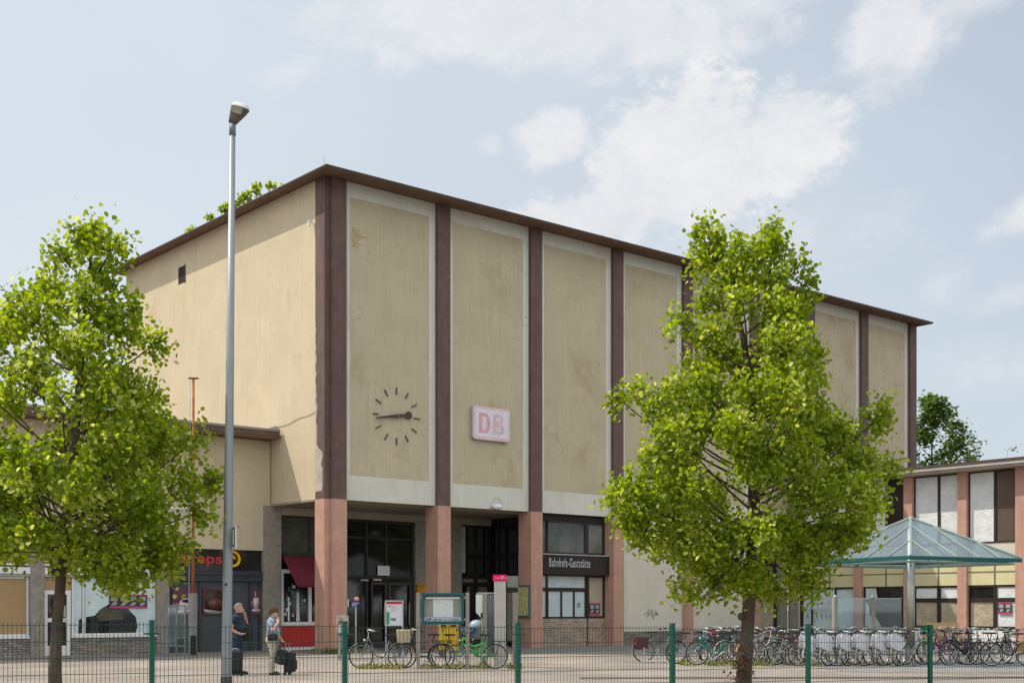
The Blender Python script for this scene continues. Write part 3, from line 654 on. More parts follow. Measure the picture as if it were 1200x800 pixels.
poster('poster', 'plum poster of a tall iced drink with a straw', -1.0, 1.40, .42, .95, [('stripe', band, lambda mb: mb.box(0, .42, -.004, -.001, .3, .55)), ('glass', cup, lambda mb: mb.prism([(.13, -.009, .2), (.3, -.009, .2), (.34, -.009, .66), (.1, -.009, .66)], (0, .004, 0))), ('straw', cup, lambda mb: mb.prism([(.2, -.010, .6), (.23, -.010, .6), (.19, -.010, .9), (.16, -.010, .9)], (0, .003, 0))), ('saucer', cup, flat(.22, .17, .2, .06, -.014))])
# upper windows, mostly behind the tree
for (a, b) in ((-4.35, -3.55), (-7.1, -5.6), (-10.4, -8.9), (-13.5, -12)): window(wing, a, b, -.03, 5.3, 7.1, .09, 1, 1, whitef, M('sky_glass', (.10, .12, .14), .08, .2, 2, coat=.8))

# letting posters, four in a strip and single ones
def let_poster(label, loc, rz, n, w, h):
    t = thing('poster', label, 'poster', loc, rz, 'letting posters on empty shop windows')
    MB().box(0, w, -.012, -.002, 0, h).build('sheet', posterd, t)
    m = MB(); m.box(0.0, w, -.016, -.0125, 0, h * .14); m.box(0, w, -.016, -.0125, h * .90, h); m.build('border', posterp, t)
    s = w / n
    for k in range(n):
        m = MB(); m.box(k * s + s * .16, k * s + s * .84, -.016, -.0125, h * .52, h * .82); m.prism([(k * s + s * .14, -.016, h * .2), (k * s + s * .6, -.016, h * .2), (k * s + s * .86, -.016, h * .42), (k * s + s * .4, -.016, h * .42)], (0, .003, 0)); m.build('picture', posterg, t)
let_poster('wide black and magenta poster with four pictures', W(-6.62, YW + .10, 1.66), TH, 4, 1.42, .50)
let_poster('small magenta and black poster on the tan restaurant window', W(13.56, YR + .075, 1.37), TH, 2, .62, .52)

# ------------------------------------------------------------------ annex on the right, square to the hall
XA = 26.9
annex = thing('annex', 'low two storey annex with salmon pillars and papered windows', 'building', W(XA, 0), TH - math.pi / 2)
# annex frame: x runs towards the camera along its front (hall -y), y runs into it (hall +x)
B(-.4, 22, .32, 9, 0, 7.68).build('wall', lowwhite, annex)
m = MB(); m.mat(0).box(-.3, 22.5, -.62, 9.5, 7.69, 7.80); m.mat(1).box(-.3, 22.55, -.70, 9.55, 7.803, 7.90); m.mat(2).box(-.3, 22.6, -.66, 9.6, 7.903, 8.06)
m.build('roof', [M('annex_soffit', (.34, .28, .22)), M('grey_flashing', (.34, .34, .33), .5), fascia], annex)
acol = [-.22 + 0.0] + [3.93 + 2.73 * k for k in range(7)]
for c in [1.2 + 2.73 * k for k in range(1, 8)]: B(c - .22, c + .22, -.03, .32, 0, 7.69).build('pillar', pink, annex)
B(.0, .42, -.03, .32, 0, 7.69).build('corner_pier', stone, annex); MB().tube([(.50, .0, 0.05), (.50, 0, 7.6)], .06, 8).build('drainpipe', M('pipe_tan', (.36, .33, .27), .6), annex)
pal = M('pale_yellow_panel', (.56, .52, .30), .7, .07, 1.5)
bays = [(.56, 3.71)] + [(1.2 + 2.73 * k + .22, 1.2 + 2.73 * (k + 1) - .22) for k in range(1, 7)]
up = [(paperw, blindb), (paperw, darkroom), (paperw, paperw), (paperw, blindb), (blindb, paperw), (paperw, paperw), (paperw, blindb)]
up = [(paperw, paperw), (paperw, M('black_blind', (.022, .018, .018), .4, .3, 2)), (paperw, paperw), (paperw, blindb), (blindb, paperw), (paperw, paperw), (paperw, blindb)]
lo = [(paperw, paperw), (darkg, darkg), (papert, papert), (papert, paperw), (papert, papert), (darkg, paperw), (papert, paperw)]
for k, (a, b) in enumerate(bays):
    c = (a + b) / 2 + .12
    for (p0, p1, m_) in ((a, c - .004, up[k][0]), (c, b, up[k][1])): window(annex, p0, p1, .16, 4.52, 7.68, .06, 1, 1, bframe, m_)
    B(a, b, .19, .33, 3.84, 4.515).build('spandrel', lowwhite, annex)
    m = MB(); m.box(a, b, .13, .31, 2.68, 3.835); m.build('yellow_panel', pal, annex)
    m = MB(); m.box(a, b, .115, .128, 3.23, 3.28); m.box(c - .035, c + .035, .112, .128, 2.68, 3.83); m.build('panel_batten', M('batten', (.16, .15, .11)), annex)
    if k > 0:
        for (p0, p1, m_) in ((a, c - .004, lo[k][0]), (c, b, lo[k][1])):
            window(annex, p0, p1, .16, .78, 2.02, .09, 1, 1, bframe, m_); window(annex, p0, p1, .16, 2.024, 2.67, .09, 1, 1, bframe, (paperw if k != 3 or m_ is paperw else darkg) if k != 1 else darkg)
        B(a, b, .15, .31, .0, .775).build('apron', whitef if k != 1 else lowwhite, annex)
sw = window(annex, .56, 3.71, .14, .10, 2.67, .09, 3, 1, bframe, M('shuttle_paper', (.48, .58, .59), .4, .18, 1.2, bump=.3, bscale=2, coat=.5), bars=[.20, .64])
text('lettering', 'Stadion-Shuttle', M('sticker_white', (.75, .78, .78), .5), 1.78, .22, (.62, .125, 1.60), sw, bold=.022, space=1.15)
m = MB()
for x in (.85, 1.12, 1.40, 1.68, 1.96, 2.22): m.prism([(x, .195, 1.35), (x + .06, .195, 1.33), (x + .11, .195, 1.12), (x + .05, .195, 1.2)], (0, -.012, 0))
m.build('arrow', black, sw)
m = MB()
for x in (.85, 2.1): m.prism([(x + .13 * math.cos(q), .20, 2.12 + .13 * math.sin(q)) for q in np.linspace(0, 2 * math.pi, 16, endpoint=False)], (0, -.012, 0))
m.build('sticker', M('sticker_green', (.05, .16, .11), .5, .4, 9), sw)
m = MB(); m.prism([(4.25, .15, .8), (5.15, .15, .8), (4.3, .15, 2.0)], (0, -.01, 0)); m.prism([(4.3, .15, 2.1), (4.95, .15, 2.1), (4.85, .15, 2.6), (4.3, .15, 2.6)], (0, -.01, 0)); m.build('torn_paper', paperb, annex)
bp = W(XA, 0); 
let_poster('small magenta and black poster on the papered annex window', W(XA + .15, -11.02, 1.40), TH - math.pi / 2, 2, .62, .52)

# ------------------------------------------------------------------ trees
bark = M('lime_bark', (.095, .072, .052), .95, .35, 5, bump=.8, bscale=22)
leaf = leafmat('lime_leaves', (.13, .205, .014), (.31, .39, .034), (.48, .52, .14), .16, .56)
leaf_far = leafmat('far_leaves', (.06, .11, .022), (.11, .18, .035), (.16, .23, .06), .1, .35)
def leaf_mesh(name, cen, size, mat_, rg, droop=.55, nfold=.22, aspect=.85):
    """one folded leaf (two tilted halves) per centre"""
    n = len(cen); size = np.broadcast_to(size, (n,)) * rg.uniform(.7, 1.25, n)
    az = rg.uniform(0, 2 * np.pi, n); dz = -droop + rg.normal(0, .45, n)
    d = np.stack([np.cos(az), np.sin(az), dz], 1); d /= np.linalg.norm(d, axis=1)[:, None]
    up = np.stack([rg.normal(0, .45, n), rg.normal(0, .45, n), np.ones(n)], 1)
    s = np.cross(d, up); s /= np.linalg.norm(s, axis=1)[:, None]; nn = np.cross(s, d)
    L_ = size[:, None]; w = L_ * aspect * .5
    p0 = cen - d * L_ * .5; p3 = cen + d * L_ * .5
    sh = cen - d * L_ * .12 + nn * L_ * nfold * .5
    a = sh + s * w; b = sh - s * w
    sh2 = cen + d * L_ * .22 + nn * L_ * nfold * .35
    a2 = sh2 + s * w * .85; b2 = sh2 - s * w * .85
    v = np.stack([p0, a, a2, p3, b2, b], 1).reshape(-1, 3)
    k = np.arange(n)[:, None] * 6
    t = np.concatenate([k + np.array([[0, 1, 2, 3]]), k + np.array([[0, 3, 4, 5]])], 1).reshape(-1)
    me = bpy.data.meshes.new(name); me.vertices.add(len(v)); me.vertices.foreach_set('co', v.ravel().astype(np.float32))
    me.loops.add(len(t)); me.loops.foreach_set('vertex_index', t.astype(np.int32))
    me.polygons.add(len(t) // 4); me.polygons.foreach_set('loop_start', np.arange(0, len(t), 4, dtype=np.int32)); me.polygons.foreach_set('loop_total', np.full(len(t) // 4, 4, dtype=np.int32))
    me.materials.append(mat_); me.update(calc_edges=True); me.validate(); return me
def obj_mesh(name, me, parent):
    o = bpy.data.objects.new(name, me); COL.objects.link(o); o.parent = parent; return o
def bez(a, b, c, n=7): return [a * (1 - t) ** 2 + b * 2 * t * (1 - t) + c * t * t for t in np.linspace(0, 1, n)]
def make_tree(root, trunk, lobes, per, leafsize, mat_, seed, cluster=11, crad=.17, limb_r=.035, twigs=7, droop=.55, hang=(1, 1, .8)):
    """trunk: [(x,y,z,r)], lobes: [(centre, radii)] relative to the tree's foot"""
    rg = np.random.default_rng(seed)
    T = [np.array(t[:3]) for t in trunk]; Rr = [t[3] for t in trunk]
    m = MB(); m.tube([tuple(t) for t in T], Rr, 10); tk = m.build('trunk', bark, root, True)
    zt = np.array([t[2] for t in T]); P = np.array(T)
    br = MB(); leaves = []
    for (c, rad) in lobes:
        c = np.array(c, float); rad = np.array(rad, float)
        hd = np.hypot(c[0] - np.interp(c[2], zt, P[:, 0]), c[1] - np.interp(c[2], zt, P[:, 1]))
        zs = float(np.clip(c[2] - .55 * hd - .15, zt[0] + (zt[-1] - zt[0]) * .36, zt[-1] - .05))
        s = np.array([np.interp(zs, zt, P[:, 0]), np.interp(zs, zt, P[:, 1]), zs]); r0 = min(float(np.interp(zs, zt, Rr)) * .55, limb_r)
        mid = (s + c) / 2 + np.array([0, 0, -.12 * hd]) + rg.normal(0, .08, 3)
        pts = bez(s, mid, c); br.tube([tuple(q) for q in pts], list(np.linspace(r0, .009, len(pts))), 5, cap=False)
        n = int(per * (rad[0] * rad[1] * rad[2]) ** (2 / 3.))
        dirs = rg.normal(0, 1, (n, 3)); dirs /= np.linalg.norm(dirs, axis=1)[:, None]; dirs[:, 2] = np.where(dirs[:, 2] < -.3, dirs[:, 2] * rg.choice([-1, .8], n), dirs[:, 2])
        cl = c + dirs * rad * (rg.uniform(.25, 1.0, n) ** .5)[:, None] * rg.uniform(.75, 1.15, n)[:, None]
        for q in cl[:twigs]: br.tube([tuple(c), tuple((c + q) / 2 + rg.normal(0, .04, 3)), tuple(q)], [.009, .006, .003], 4, cap=False)
        k = rg.integers(cluster - 4, cluster + 5, n)
        e = np.repeat(cl, k, 0); e = e + (rg.normal(0, crad, e.shape) * np.array(hang) - np.array([0, 0, .06 * (hang[2] > 1)])) * np.repeat(rg.uniform(.6, 1.2, n), k)[:, None]
        leaves.append(e)
    br.build('branches', bark, root, True)
    obj_mesh('crown', leaf_mesh('crown', np.concatenate(leaves), leafsize, mat_, rg, droop), root)
def fill(rows, scale, x_c, z_of, n, seed, rmin, rmax, depth=.95, ybias=0.):
    """scatter lobes through a crown whose half widths by height are given in rows (py, left px, right px)"""
    rg = np.random.default_rng(seed); out = []; py = [r[0] for r in rows]; tries = 0
    while len(out) < n and tries < 8000:
        tries += 1
        yy = rg.uniform(py[0], py[-1]); l = np.interp(yy, py, [r[1] for r in rows]); r_ = np.interp(yy, py, [r[2] for r in rows])
        hw = (r_ - l) / 2 / scale * rg.uniform(.86, 1.12); cx_ = ((l + r_) / 2 - x_c) / scale
        if rg.uniform() > hw / 2.6: continue
        rad = min(rg.uniform(rmin, rmax), hw * .8)
        a = rg.uniform(0, 2 * np.pi); q = rg.uniform(.25, 1) ** .45
        c = np.array([cx_ + (hw - rad * .85) * q * np.cos(a), (hw * depth - rad * .8) * q * np.sin(a) + ybias, z_of(yy)])
        if any(np.linalg.norm(c - o[0]) < .66 * (rad + o[1][0]) for o in out): continue
        out.append((c, (rad, rad, rad * rg.uniform(.7, .95))))
    return out
# left street tree
TL = 20.0; fl = at(66, TL)
t = thing('lime_tree', 'broad young lime tree on the left before the shop wing', 'tree', fl, 0, 'young lime trees along the fence')
sc_ = FPX / TL
rowsL = [(268, 88, 128), (288, 58, 142), (312, 40, 152), (335, 38, 150), (355, 20, 165), (375, -40, 178), (400, -62, 190), (430, -75, 198), (470, -85, 203), (505, -92, 228), (545, -98, 244), (585, -98, 250), (612, -90, 246), (634, -60, 226), (652, 40, 212), (676, 118, 200)]
lob = fill(rowsL, sc_, 66, lambda yy: zof(yy, TL), 76, 21, .27, .47)
def L_(px_, py_, dy, r, rz=None): return (np.array([(px_ - 66) / sc_, dy, zof(py_, TL)]), (r, r, rz or r * .75))
lob += [L_(110, 282, 0, .26, .26), L_(70, 300, .2, .32), L_(135, 300, -.3, .32), L_(232, 515, -.2, .28, .2), L_(240, 560, .3, .30), L_(245, 600, -.4, .26), L_(215, 640, -.3, .34), L_(165, 655, -.9, .36), L_(150, 672, -.6, .28), L_(190, 662, .1, .3), L_(10, 620, -.5, .4), L_(30, 640, -.8, .32), L_(15, 380, 0, .4)]
z = lambda py_: zof(py_, TL)
make_tree(t, [(0, 0, 0, .125), (-.02, 0, .7, .10), (.0, .0, z(740), .088), (.06, .0, z(690), .083), (.10, 0, z(640), .078), (.22, .03, z(560), .068), (.32, .03, z(480), .065), (.40, .0, z(400), .05), (.50, 0, z(330), .03), (.56, 0, z(285), .012)], lob, 212, .086, leaf, 5, limb_r=.024, crad=.10, cluster=17, hang=(.82, .82, 1.45), droop=.95)
for kc, kr in (((-.065, -.04, z(714)), (.045, .05, .06)), ((.01, -.06, z(670)), (.075, .05, .06)), ((.065, -.03, z(752)), (.04, .04, .05))): MB().ell(kc, kr, 8, 6).build('knot', bark, t, True)
# right street tree
TR = 22.0; fr_ = at(872, TR)
t = thing('lime_tree', 'tall lime tree before the parked bicycles with a forked top', 'tree', fr_, 0, 'young lime trees along the fence')
sc2 = FPX / TR
rowsR = [(296, 803, 930), (325, 796, 945), (350, 790, 952), (385, 782, 962), (420, 785, 964), (440, 782, 970), (465, 745, 985), (490, 740, 1026), (530, 730, 1042), (560, 716, 1045), (590, 708, 1043), (620, 722, 1040), (645, 748, 1028), (668, 790, 1010), (692, 822, 985)]
lob = fill(rowsR, sc2, 872, lambda yy: zof(yy, TR), 92, 33, .27, .47)
def R_(px_, py_, dy, r, rz=None): return (np.array([(px_ - 872) / sc2, dy, zof(py_, TR)]), (r, r, rz or r * .75))
lob += [R_(822, 276, 0, .20, .30), R_(838, 290, .2, .28, .4), R_(815, 312, -.2, .26), R_(908, 278, 0, .22, .32), R_(898, 295, -.2, .26, .4), R_(918, 290, .2, .2), R_(935, 312, 0, .24), R_(945, 335, 0, .22), R_(790, 380, -.3, .25),
        R_(722, 468, -.2, .20, .16), R_(745, 458, 0, .28), R_(1030, 492, .2, .30), R_(1042, 480, .1, .2, .16), R_(1040, 548, -.2, .26, .18), R_(1030, 590, .2, .28), R_(720, 575, -.3, .26), R_(735, 615, -.2, .3), R_(795, 690, -.5, .24), R_(822, 698, -.4, .16), R_(905, 420, -1.2, .5), R_(900, 470, -1.4, .55), R_(770, 545, -1.0, .45)]
z = lambda py_: zof(py_, TR)
make_tree(t, [(-.04, 0, 0, .17), (.0, 0, .5, .135), (.05, 0, z(745), .115), (.09, 0, z(700), .108), (.14, 0, z(650), .10), (.17, 0, z(590), .105), (.16, 0, z(520), .085), (.12, .02, z(450), .07), (.0, .02, z(400), .05), (-.25, 0, z(330), .03), (-.6, 0, z(280), .012)], lob, 212, .086, leaf, 6, limb_r=.024, crad=.10, cluster=17, hang=(.82, .82, 1.45), droop=.95)
m = MB(); m.tube([(.12, 0, z(470)), (.3, .05, z(400)), (.42, .0, z(330)), (.52, 0, z(275))], [.06, .045, .028, .01], 7); m.build('fork', bark, t, True)
for kc, kr in (((-.06, -.05, z(722)), (.065, .06, .07)), ((-.05, -.08, z(775)), (.10, .09, .09))): MB().ell(kc, kr, 8, 6).build('knot', bark, t, True)
rg = np.random.default_rng(4); cl = np.stack([rg.normal(-.08, .10, 260), rg.normal(-.13, .05, 260), rg.uniform(.15, z(758), 260)], 1)
obj_mesh('shoots', leaf_mesh('shoots', cl, .06, leafmat('dry_shoots', (.12, .05, .03), (.30, .14, .08), (.35, .26, .16), .2), rg), t)
# trees behind the station
def far_tree(label, px_, Y, top, hw, rows_n, seed, group='trees behind the station', size=.20, thin=False):
    f = at(px_, Y); t = thing('tree', label, 'tree', f, 0, group); h = zof(top, Y); w = hw * Y / FPX; rg = np.random.default_rng(seed); lob = []
    for k in range(rows_n):
        q = rg.uniform(.30, 1.0); ww = w * (1.05 - .75 * max(0, (q - .55) / .45)) ; a = rg.uniform(0, 6.28); rr = rg.uniform(.3, 1) ** .5
        r = max(.38, rg.uniform(.5, .95) * (w / 3.2))
        lob.append((np.array([ww * rr * math.cos(a), ww * rr * math.sin(a), h * q - r * .6]), (r, r, r * .8)))
    make_tree(t, [(0, 0, 0, w * .08), (0.05, 0, h * .4, w * .06), (0, 0, h * .75, w * .025), (.02, 0, h * .90, .015)], lob, 34 if not thin else 16, size, leaf_far, seed, cluster=10, crad=.26, limb_r=.07, twigs=4, droop=.3)
far_tree('rounded green tree rising behind the far end of the hall', 1092, 84, 459, 40, 90, 61, size=.26)
far_tree('lower bushy tree between the hall end and the annex roof', 1125, 82, 488, 26, 40, 64, size=.24)
far_tree('slender sparse tree top above the annex roof', 1144, 80, 505, 16, 26, 62, thin=True, size=.22)
far_tree('wispy tree tip above the annex roof at far right', 1178, 80, 514, 12, 16, 63, thin=True, size=.20)
for k, (x, y, h, w) in enumerate(((52, 50, 16, 5.5), (56, 42, 17, 6), (50, 34, 15, 5.5), (58, 27, 17, 6), (62, 19, 16, 6), (66, 48, 18, 6), (70, 34, 18, 6.5))):
    t = thing('tree', 'leafy tree across the street seen only in the glass', 'tree', (x, y, 0), 0, 'trees across the street'); rg = np.random.default_rng(90 + k); lob = []
    for j in range(26):
        q = rg.uniform(.2, 1.); a = rg.uniform(0, 6.28); rr = rg.uniform(.2, 1) ** .5 * w * (1.1 - .6 * q); r = rg.uniform(1.4, 2.2); lob.append((np.array([rr * math.cos(a), rr * math.sin(a), h * q - .8]), (r, r, r * .8)))
    make_tree(t, [(0, 0, 0, .3), (0, 0, h * .5, .2), (0, 0, h * .95, .04)], lob, 26, .6, leaf_far, 100 + k, cluster=8, crad=.4, limb_r=.08, twigs=2)
# saplings growing along the roof edge
for k, (y, h, n, lab) in enumerate(((3.74, 0.62, 1, 'single small sapling nearest the hall roof corner'), (4.67, 0.92, 2, 'tallest round topped sapling on the roof edge'), (5.42, 0.55, 2, 'low sapling on the roof edge right of the lamp post'), (6.12, 0.5, 2, 'bushy sapling on the roof edge touching the lamp post'), (7.27, 0.6, 3, 'widest sapling on the roof edge left of the lamp post'), (8.15, 0.4, 1, 'short sapling on the roof edge left of the lamp post'), (9.76, 0.3, 1, 'tiny seedling farthest along the roof edge'))):
    rg = np.random.default_rng(70 + k)
    t = thing('sapling', lab, 'plant', W(-.45, y, HT - .02), TH, 'saplings on the hall roof')
    lob = [(np.array([rg.normal(0, .12), rg.normal(0, .22), h * rg.uniform(.55, .8)]), (.20, .20, .17)) for _ in range(n)]
    make_tree(t, [(0, 0, -.02, .02), (0, 0, h * .5, .015), (0, 0, h * .9, .008)], lob, 200, .15, leaf, 170 + k, cluster=7, crad=.09, limb_r=.012, twigs=3)

# ------------------------------------------------------------------ fence: six bays of double wire mesh stepping down to the right
fd = Vector((12.85, 5.5)).normalized(); fpos = []
fences = thing('mesh_fence', 'dark green double wire mesh fence crossing the whole foreground', 'fence', (0, 0, 0))
for px_ in (-78, 178, 404, 607, 788, 947, 1090, 1218):
    k = (px_ - 600) / FPX; p0 = Vector((-4.46, 15.95)); s = (k * p0.y - p0.x) / (fd.x - k * fd.y); q = p0 + fd * s; fpos.append((q.x, q.y))
wire = M('green_wire', (.006, .035, .028), .5, .1, 3)
for i in range(len(fpos)):
    x, y = fpos[i]; zt = 1.462 - .0235 * i
    m = MB().box(-.03, .03, -.03, .03, 0, zt + .05); m.prism([(-.032, -.032, zt + .05), (.032, -.032, zt + .05), (.032, .032, zt + .05), (-.032, .032, zt + .05)], (0, 0, .018))
    rz = math.atan2(fd.y, fd.x)
    po = m.build('post', greenp, fences, loc=(x, y, 0), rotz=rz)
    for zz in (zt - .10, zt - .98, .12):
        m = MB(); m.box(-.075, .075, -.043, -.031, zz - .012, zz + .012); m.box(-.105, -.076, -.05, -.025, zz - .009, zz + .009); m.box(.076, .105, -.05, -.025, zz - .009, zz + .009); m.build('clamp', greenp, po)
    if i == len(fpos) - 1: break
    x2, y2 = fpos[i + 1]; ln = math.hypot(x2 - x, y2 - y); m = MB(); z1 = zt - .0235 if i else zt - .012
    n = int((ln - .10) / .05)
    for k in range(n + 1): q = .05 + k * (ln - .10) / n; m.tube([(q, 0, .05), (q, 0, z1 + .03)], .0029, 4)
    zz = z1
    while zz > .06:
        m.tube([(.03, -.007, zz), (ln - .03, -.007, zz)], .0036, 4); m.tube([(.03, .007, zz), (ln - .03, .007, zz)], .0036, 4); zz -= .2
    m.build('mesh_panel', wire, fences, loc=(x, y, 0), rotz=rz)

# ------------------------------------------------------------------ lamp post with its sign
LY = 20.0; lp = at(265.3, LY)
st = thing('street_lamp', 'tall tapered grey street lamp post between tree and hall corner', 'street lamp', lp)
ztop = zof(146, LY); lean = .095
m = MB(); m.tube([(0, 0, .02), (.0, 0, .6), (lean * .5, 0, ztop * .5), (lean, 0, ztop)], [.083, .081, .066, .046], 16); m.build('pole', M('lamp_post_paint', (.26, .285, .30), .45, .10, 1.2, metal=.25, streak=.15), st, True)
MB().tube([(0, 0, 0), (0, 0, .595)], .090, 16).build('base_sleeve', M('base_tar', (.05, .052, .055), .7, .3, 4), st, True)
MB().tube([(lean, 0, ztop - .18), (lean, 0, ztop + .03)], .052, 16).build('collar', M('collar_grey', (.15, .18, .19), .45, .1, 3), st, True)
m = MB(); m.ring((.017, 0, zof(636, LY)), .074, .004, 'z', 16, 5); m.ring((.017, 0, zof(646, LY)), .074, .004, 'z', 16, 5); m.ring((.016, 0, zof(617, LY)), .074, .004, 'z', 16, 5); m.build('strap', galv, st)
MB().box(.0, .03, -.092, -.074, zof(686, LY), zof(683, LY)).build('latch', black, st)
hd = MB(); c0 = Vector((lean, 0, ztop + .02))
def ring_pts(c, ax, ay, rx, ry, n=20): return [tuple(c + ax * (rx * math.copysign(abs(math.cos(q)) ** .6, math.cos(q))) + ay * (ry * math.copysign(abs(math.sin(q)) ** .6, math.sin(q)))) for q in np.linspace(0, 2 * math.pi, n, endpoint=False)]
AX = Vector((.94, .0, -.28)).normalized(); AZ = Vector((.30, -.12, 1)).normalized(); AY = AZ.cross(AX).normalized()
secs = [(0.0, .060, .055), (.05, .078, .07), (.16, .113, .095), (.245, .135, .107), (.255, .137, .109)]
n = 20; base = 0
for (h, rx, ry) in secs: hd.v += ring_pts(c0 + AZ * h + AX * h * .25, AX, AY, rx, ry)
for i in range(len(secs) - 1):
    for j in range(n): hd.face((i * n + j, i * n + (j + 1) % n, (i + 1) * n + (j + 1) % n, (i + 1) * n + j))
hd.face(range(n - 1, -1, -1)); hd.face(range((len(secs) - 1) * n, len(secs) * n))
ho = hd.build('lamp_head', M('lamp_housing', (.13, .105, .085), .5, .15, 4), st, True)
dm = MB(); cc = c0 + AZ * .257 + AX * .064; dm.v += ring_pts(cc, AX, AY, .135, .107); dm.v += ring_pts(cc + AZ * .05, AX, AY, .115, .085); dm.v += ring_pts(cc + AZ * .07, AX, AY, .05, .04)
for i in range(2):
    for j in range(n): dm.face((i * n + j, i * n + (j + 1) % n, (i + 1) * n + (j + 1) % n, (i + 1) * n + j))
dm.face(range(2 * n, 3 * n)); dm.build('dome', M('dome_white', (.62, .62, .60), .35), ho, True)
gl = MB(); a = c0 + AZ * .13 + AX * .03 - AY * .0
fy = Vector((0, -1, 0))
q = [a + AX * -.082 + fy * .094, a + AX * .088 + fy * .092, a + AX * .108 + AZ * .10 + fy * .108, a + AX * -.082 + AZ * .10 + fy * .108]
gl.prism([tuple(v) for v in q], tuple(fy * .008)); gl.build('lens', M('lamp_lens', (.30, .28, .21), .15, .45, 14, coat=.5), ho)
sp = thing('sign', 'narrow white sign seen edge on, bracketed to the lamp post', 'sign', (lp.x + .10, LY, zof(630, LY)))
m = MB(); m.box(-.02, .035, -.012, .012, .13, .16); m.box(-.02, .035, -.012, .012, -.13, -.10); m.tube([(-.01, 0, .145), (.10, -.02, .175)], .012, 6); m.box(.02, .035, -.015, .015, -.15, .17); m.build('bracket', M('bracket_grey', (.10, .11, .115), .5), sp)
m = MB().prism([(.065, -.02, -.17), (.10, -.30, -.16), (.10, -.30, .17), (.065, -.02, .18)], (.006, .001, 0)); m.build('sign_plate', whitef, sp)

# ------------------------------------------------------------------ street furniture on the plaza
fp = at(226, 43.0); f = thing('flagpole', 'rusty orange steel pole standing in a grey casing', 'pole', fp)
zt = zof(444, 43)
m = MB().tube([(0, 0, 1.9), (.02, 0, zt)], [.055, .04], 10); m.build('mast', M('rust', (.30, .105, .035), .85, .4, 3), f, True)
MB().box(-.14, .18, -.05, .05, zt, zt + .05).build('truck_cap', M('rust_dark', (.16, .09, .06), .8), f)
MB().tube([(-.08, 0, zt - .05), (-.12, -.03, 2.2)], .008, 4).build('halyard', galv, f)
MB().box(-.13, .13, -.11, .11, 0, 2.15).build('casing', M('weathered_zinc', (.20, .205, .20), .7, .35, 3, streak=.35), f, bevel=.012)
MB().box(-.05, .14, -.118, -.111, .1, .75).build('plate', darkroom, f)
sh = at(206, 44.2); s_ = thing('glass_screen', 'small grey framed glass weather screen beside the rusty pole', 'screen', sh)
m = MB()
for x in (-.30, .03, .32): m.box(x - .025, x + .025, -.025, .025, 0, 1.72)
m.box(-.33, .35, -.03, .03, 1.72, 1.77); m.box(-.27, 0, -.02, .02, .35, .39); m.box(.06, .30, -.02, .02, .35, .39); m.box(.06, .30, -.02, .02, .62, .65); m.build('frame', M('screen_green_grey', (.16, .22, .22), .5), s_)
m = MB(); m.box(-.27, .0, -.006, .006, .4, 1.71); m.box(.06, .29, -.006, .006, .66, 1.71); m.build('pane', glass, s_)
# grey meter box
bxp = at(401.5, 41.0); b_ = thing('meter_box', 'graffiti stained grey meter box on a post by the corner pillar', 'utility box', bxp)
z0, z1 = zof(742, 41), zof(721, 41); MB().box(-.18, .18, -.14, .14, z0, z1).build('cabinet', M('meter_grey', (.33, .32, .30), .6, .3, 9), b_, bevel=.012)
m = MB(); m.box(-.14, -.06, -.05, .05, 0, z0 - .003); m.box(.06, .14, -.05, .05, 0, z0 - .003); m.build('post', M('meter_post', (.26, .27, .26), .6), b_)
m = MB(); random.seed(12)
for k in range(7): x = random.uniform(-.14, .08); zz = random.uniform(z0 + .04, z1 - .18); m.mat(k % 3).prism([(x, -.146, zz), (x + random.uniform(.04, .10), -.146, zz + .01), (x + .07, -.146, zz + .13), (x + .01, -.146, zz + .12)], (0, .005, 0))
m.build('tag', [M('tag_red', (.35, .10, .07)), M('tag_white', (.6, .6, .58)), M('tag_olive', (.20, .22, .10))], b_)
bsn = at(417, 43.5); b_ = thing('stand_sign', 'small dark blue stand sign under the hall entrance', 'sign', bsn)
z0, z1 = zof(711, 43.5), zof(704, 43.5)
MB().box(-.02, .02, -.02, .02, 0, z0).build('post', galv, b_); MB().box(-.24, .22, -.03, .03, z0 + .003, z1).build('board', M('navy_board', (.012, .016, .06), .4, .2, 4), b_)
m = MB()
for k in range(3): m.box(-.13, .12 - .05 * k, -.035, -.031, z1 - .07 - .05 * k, z1 - .045 - .05 * k)
m.build('lettering', M('lavender_letters', (.38, .38, .55)), b_); MB().box(-.27, -.243, -.03, .03, z0 + .02, z1 + .06).build('edge', whitef, b_)
MB().ell((.03, 0, z1 + .07), (.085, .05, .075), 10, 7).build('badge', M('badge_pink', (.50, .22, .24), .5, .3, 9), b_)
# timetable poster on two legs
pp_ = at(462, 38.2); b_ = thing('poster_stand', 'white framed timetable stand with red band and green stripe', 'notice stand', pp_, R(-4))
z0, z1 = zof(733, 38.2), zof(703, 38.2)
m = MB(); m.box(-.27, -.235, -.03, .03, 0, z1); m.box(.235, .27, -.03, .03, 0, z1); m.box(-.235, .235, -.03, .03, z1 - .035, z1); m.box(-.235, .235, -.03, .03, z0, z0 + .03); m.build('frame', galv, b_)
MB().box(-.234, .234, -.012, .012, z0 + .03, z1 - .036).build('sheet', M('poster_white', (.60, .60, .64), .5, .04, 3, coat=.3), b_)
m = MB(); m.mat(0).box(-.234, .234, -.017, -.0125, z1 - .11, z1 - .04); m.mat(1).box(-.225, -.14, -.017, -.0125, z0 + .05, z0 + .42); m.mat(2).box(-.11, .06, -.017, -.0125, z0 + .20, z0 + .24); m.mat(3).box(-.10, .05, -.017, -.0125, z0 + .16, z0 + .198)
for k in range(6): m.mat(2).box(-.10, .02 + .03 * (k * 7 % 5), -.017, -.0125, z1 - .16 - k * .032, z1 - .154 - k * .032)
m.mat(0).box(-.16, -.11, -.017, -.0125, z1 - .2, z1 - .15)
